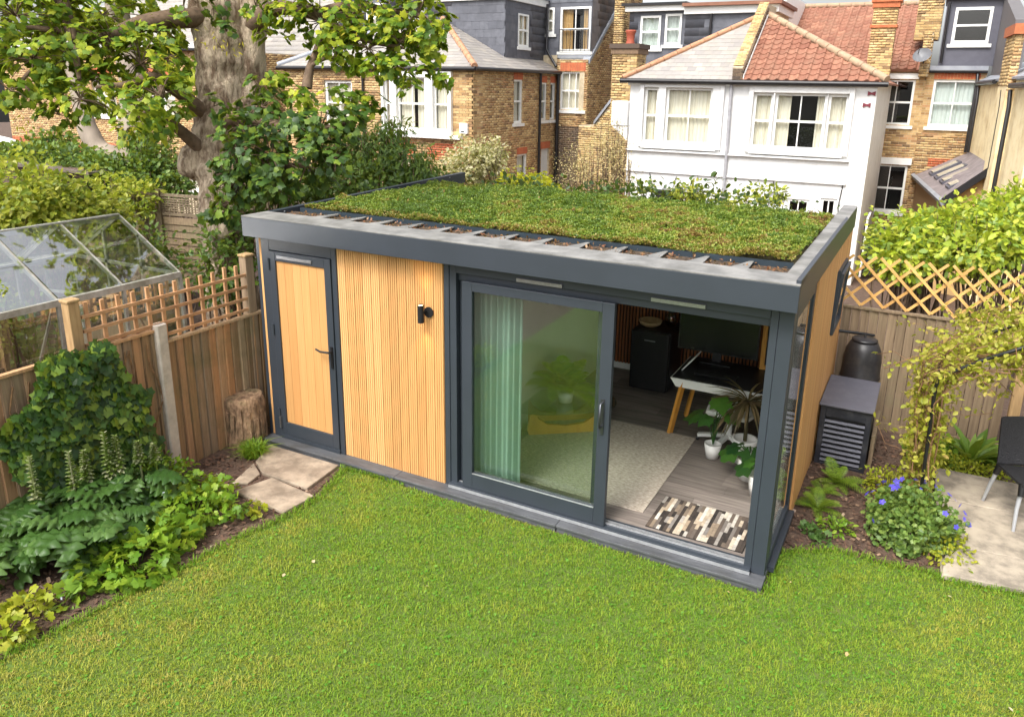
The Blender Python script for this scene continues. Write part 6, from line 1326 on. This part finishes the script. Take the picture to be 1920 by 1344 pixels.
# far hedge mass closing the garden views
hb = shrub('hedge', 'dark hedge along the gardens behind the green roof', 'hedge', [(0.83, 4.59, 2.09, 1.6, .5, .4, 1500), (2.60, 5.52, 2.13, 1.6, .5, .35, 1200), (-0.94, 4.08, 2.30, .8, .4, .3, 700)], .09, DKG, OVAL, 0, 6)
hb2 = shrub('hedge', 'green hedge on the left boundary behind the greenhouse', 'hedge', [(-6.01, 1.08, 1.25, 1.2, .9, .7, 1600), (-4.73, 1.96, 1.16, .8, .7, .5, 900), (-5.99, 0.18, 1.34, 1.2, .9, .8, 900)], .1, MIDG, OVAL, 0, 3)
# ------------------------------------------------------------------ shed and far fences on the left
SHW = mat('dark_shed_board', s(112, 92, 82), s(78, 62, 56), .85, 5, (.6, 8, 8), var=.12, bump=.3)
sh_ = thing('timber_shed', 'dark brown timber shed half buried under creeper', 'shed', tuple(Vector((-7.81, 2.33, 1.50))))
p0, p1 = Vector((-8.40, 2.30, 2.36)), Vector((-7.22, 2.65, 2.24)); u_ = Vector((p1.x - p0.x, p1.y - p0.y, 0)).normalized(); SF = Frame((p0.x, p0.y, 0), u_, (u_.y, -u_.x, 0)); L_ = Vector((p1.x - p0.x, p1.y - p0.y, 0)).length + .25
for i in range(14): MB().prism([SF(-1.2, -.02, .2 + i * .15), SF(L_, -.02, .2 + i * .15), SF(L_, .0, .2 + i * .15), SF(-1.2, .0, .2 + i * .15)][:0] or [SF(-1.2, .02, .2 + i * .15), SF(-1.2, .0, .2 + i * .15), SF(-1.2, -.015, .36 + i * .15), SF(-1.2, .0, .36 + i * .15)], u_ * (L_ + 1.2)).build('weatherboard', SHW, sh_)
MB().prism([SF(-1.4, .15, 2.42), SF(L_ + .2, .15, 2.22), SF(L_ + .2, -1.2, 2.1), SF(-1.4, -1.2, 2.3)], (0, 0, .05)).build('roof', mat('felt_roof', s(120, 108, 96), s(92, 84, 76), .9, 6), sh_)
MB().box(-1.2, L_, -1.1, -.03, -.3, 2.05, SF).build('body', SHW, sh_)
lf1 = thing('lattice_fence', 'grey-brown fence with fine lattice panels on top behind the greenhouse', 'fence', tuple(Vector((-4.87, 2.72, 0.82))))
q0, q1 = Vector((-6.40, 2.82, 1.82)), Vector((-4.52, 3.14, 1.94)); u_ = Vector((q1.x - q0.x, q1.y - q0.y, 0)).normalized(); LFm = Frame((q0.x, q0.y, 0), u_, (u_.y, -u_.x, 0)); L_ = Vector((q1.x - q0.x, q1.y - q0.y, 0)).length
zt = Vector((-5.22, 3.14, 1.97)).z; zb = zt - .36; pm = (Vector((-5.43, 2.92, 1.64)) - q0).dot(u_)
GREYW = mat('grey_trellis_wood', s(140, 124, 100), s(108, 94, 76), .85, 8, var=.12)
for a in (0, pm, L_): MB().box(a - .035, a + .035, -.05, .05, -.5, zt + .07, LFm).build('fence_post', GREYW, lf1)
for a0, a1 in ((.035, pm - .035), (pm + .035, L_ - .035)):
    for z in (zt - .02, zb + .02): MB().box(a0, a1, -.02, .02, z - .022, z + .022, LFm).build('lattice_rail', GREYW, lf1)
    k = max(3, int((a1 - a0) / .058))
    for i in range(1, k): a = a0 + (a1 - a0) * i / k; MB().box(a - .011, a + .011, -.008, .0, zb + .042, zt - .042, LFm).build('lattice_slat', GREYW, lf1)
    for j in range(1, 7): z = zb + .042 + (zt - zb - .084) * j / 7; MB().box(a0, a1, .002, .01, z - .011, z + .011, LFm).build('lattice_slat', GREYW, lf1)
    if a0 < pm - .1:
        k = int((a1 - a0) / .09)
        for i in range(k): a = a0 + (a1 - a0) * i / k; MB().box(a, a + .085, -.02 - .006 * (i % 2), .004, -.5, zb - .004, LFm).build('board', GREYW, lf1)
    else:
        for j in range(11): z = zb - .03 - j * .115; MB().prism([LFm(a0, .004, z), LFm(a0, .022, z - .12), LFm(a0, .012, z - .125), LFm(a0, -.004, z)], u_ * (a1 - a0)).build('waney_board', FW2, lf1)
lf2 = thing('board_fence', 'short dark board fence behind the yellow-green shrub', 'fence', tuple(Vector((-6.15, 2.12, 1.77))))
q0, q1 = Vector((-6.77, 2.08, 1.94)), Vector((-6.24, 2.61, 1.99)); u_ = Vector((q1.x - q0.x, q1.y - q0.y, 0)).normalized(); F3 = Frame((q0.x, q0.y, 0), u_, (u_.y, -u_.x, 0)); L_ = Vector((q1.x - q0.x, q1.y - q0.y, 0)).length
for i in range(int(L_ / .09)): MB().box(i * .09, i * .09 + .084, -.01 - .005 * (i % 2), .01, -.4, q0.z, F3).build('board', SHW, lf2)
MB().box(-.02, L_, -.03, .03, q0.z + .002, q0.z + .03, F3).build('capping_rail', SHW, lf2); MB().box(L_ + .01, L_ + .1, -.05, .05, -.4, q0.z + .05, F3).build('fence_post', GREYW, lf2)
par = thing('parasol', 'white canopy seen over the creeper at the far left', 'canopy', tuple(Vector((-10.57, 3.36, 1.88))))
c = Vector((-10.84, 3.41, 2.48)); MB().lathe([(0, .22), (.3, .13), (.65, 0), (.66, -.01), (.3, .11), (0, .2)], tuple(c), 8).build('canopy', WHITE, par); MB().tube([tuple(c), (c.x, c.y, -1)], .02, 8).build('pole', GREYW, par)
# bits in the gardens
gtw = thing('passage_gate', 'dark gate in the narrow passage to the right of the white house', 'gate', (4.85, 18, -1))
for i in range(6): MB().box(4.64 + i * .12, 4.64 + i * .12 + .112, 17.0, 17.03, -1, .35).build('board', mat('dark_gate_board', s(40, 44, 54), None, .6, 5) if 'dark_gate_board' not in bpy.data.materials else bpy.data.materials['dark_gate_board'], gtw)
MB().box(4.62, 5.4, 17.032, 17.06, .05, .12).build('rail', GUT, gtw); MB().tube([(4.72, 16.6, -1), (4.72, 16.6, .6), (4.75, 16.9, .7)], .03, 8).build('gate_post', WHITE, gtw)

# repeats share a group
GROUPS = {'fern': 'ferns by the side wall', 'cranesbill': 'cranesbill along the lawn edge', 'small_herb': 'small herbs in the mulch', 'ground_cover': 'low ground cover plants', 'geranium': 'plants at the foot of the arch', 'shrub': 'shrubs in the gardens behind', 'creeper': 'creepers over shed and fence', 'hedge': 'hedges between the gardens', 'brick_house': 'brick houses of the terrace'}
for o in COL.objects:
    if o.parent is None and o.get('category') and o.name.split('.')[0] in GROUPS: o['group'] = GROUPS[o.name.split('.')[0]]
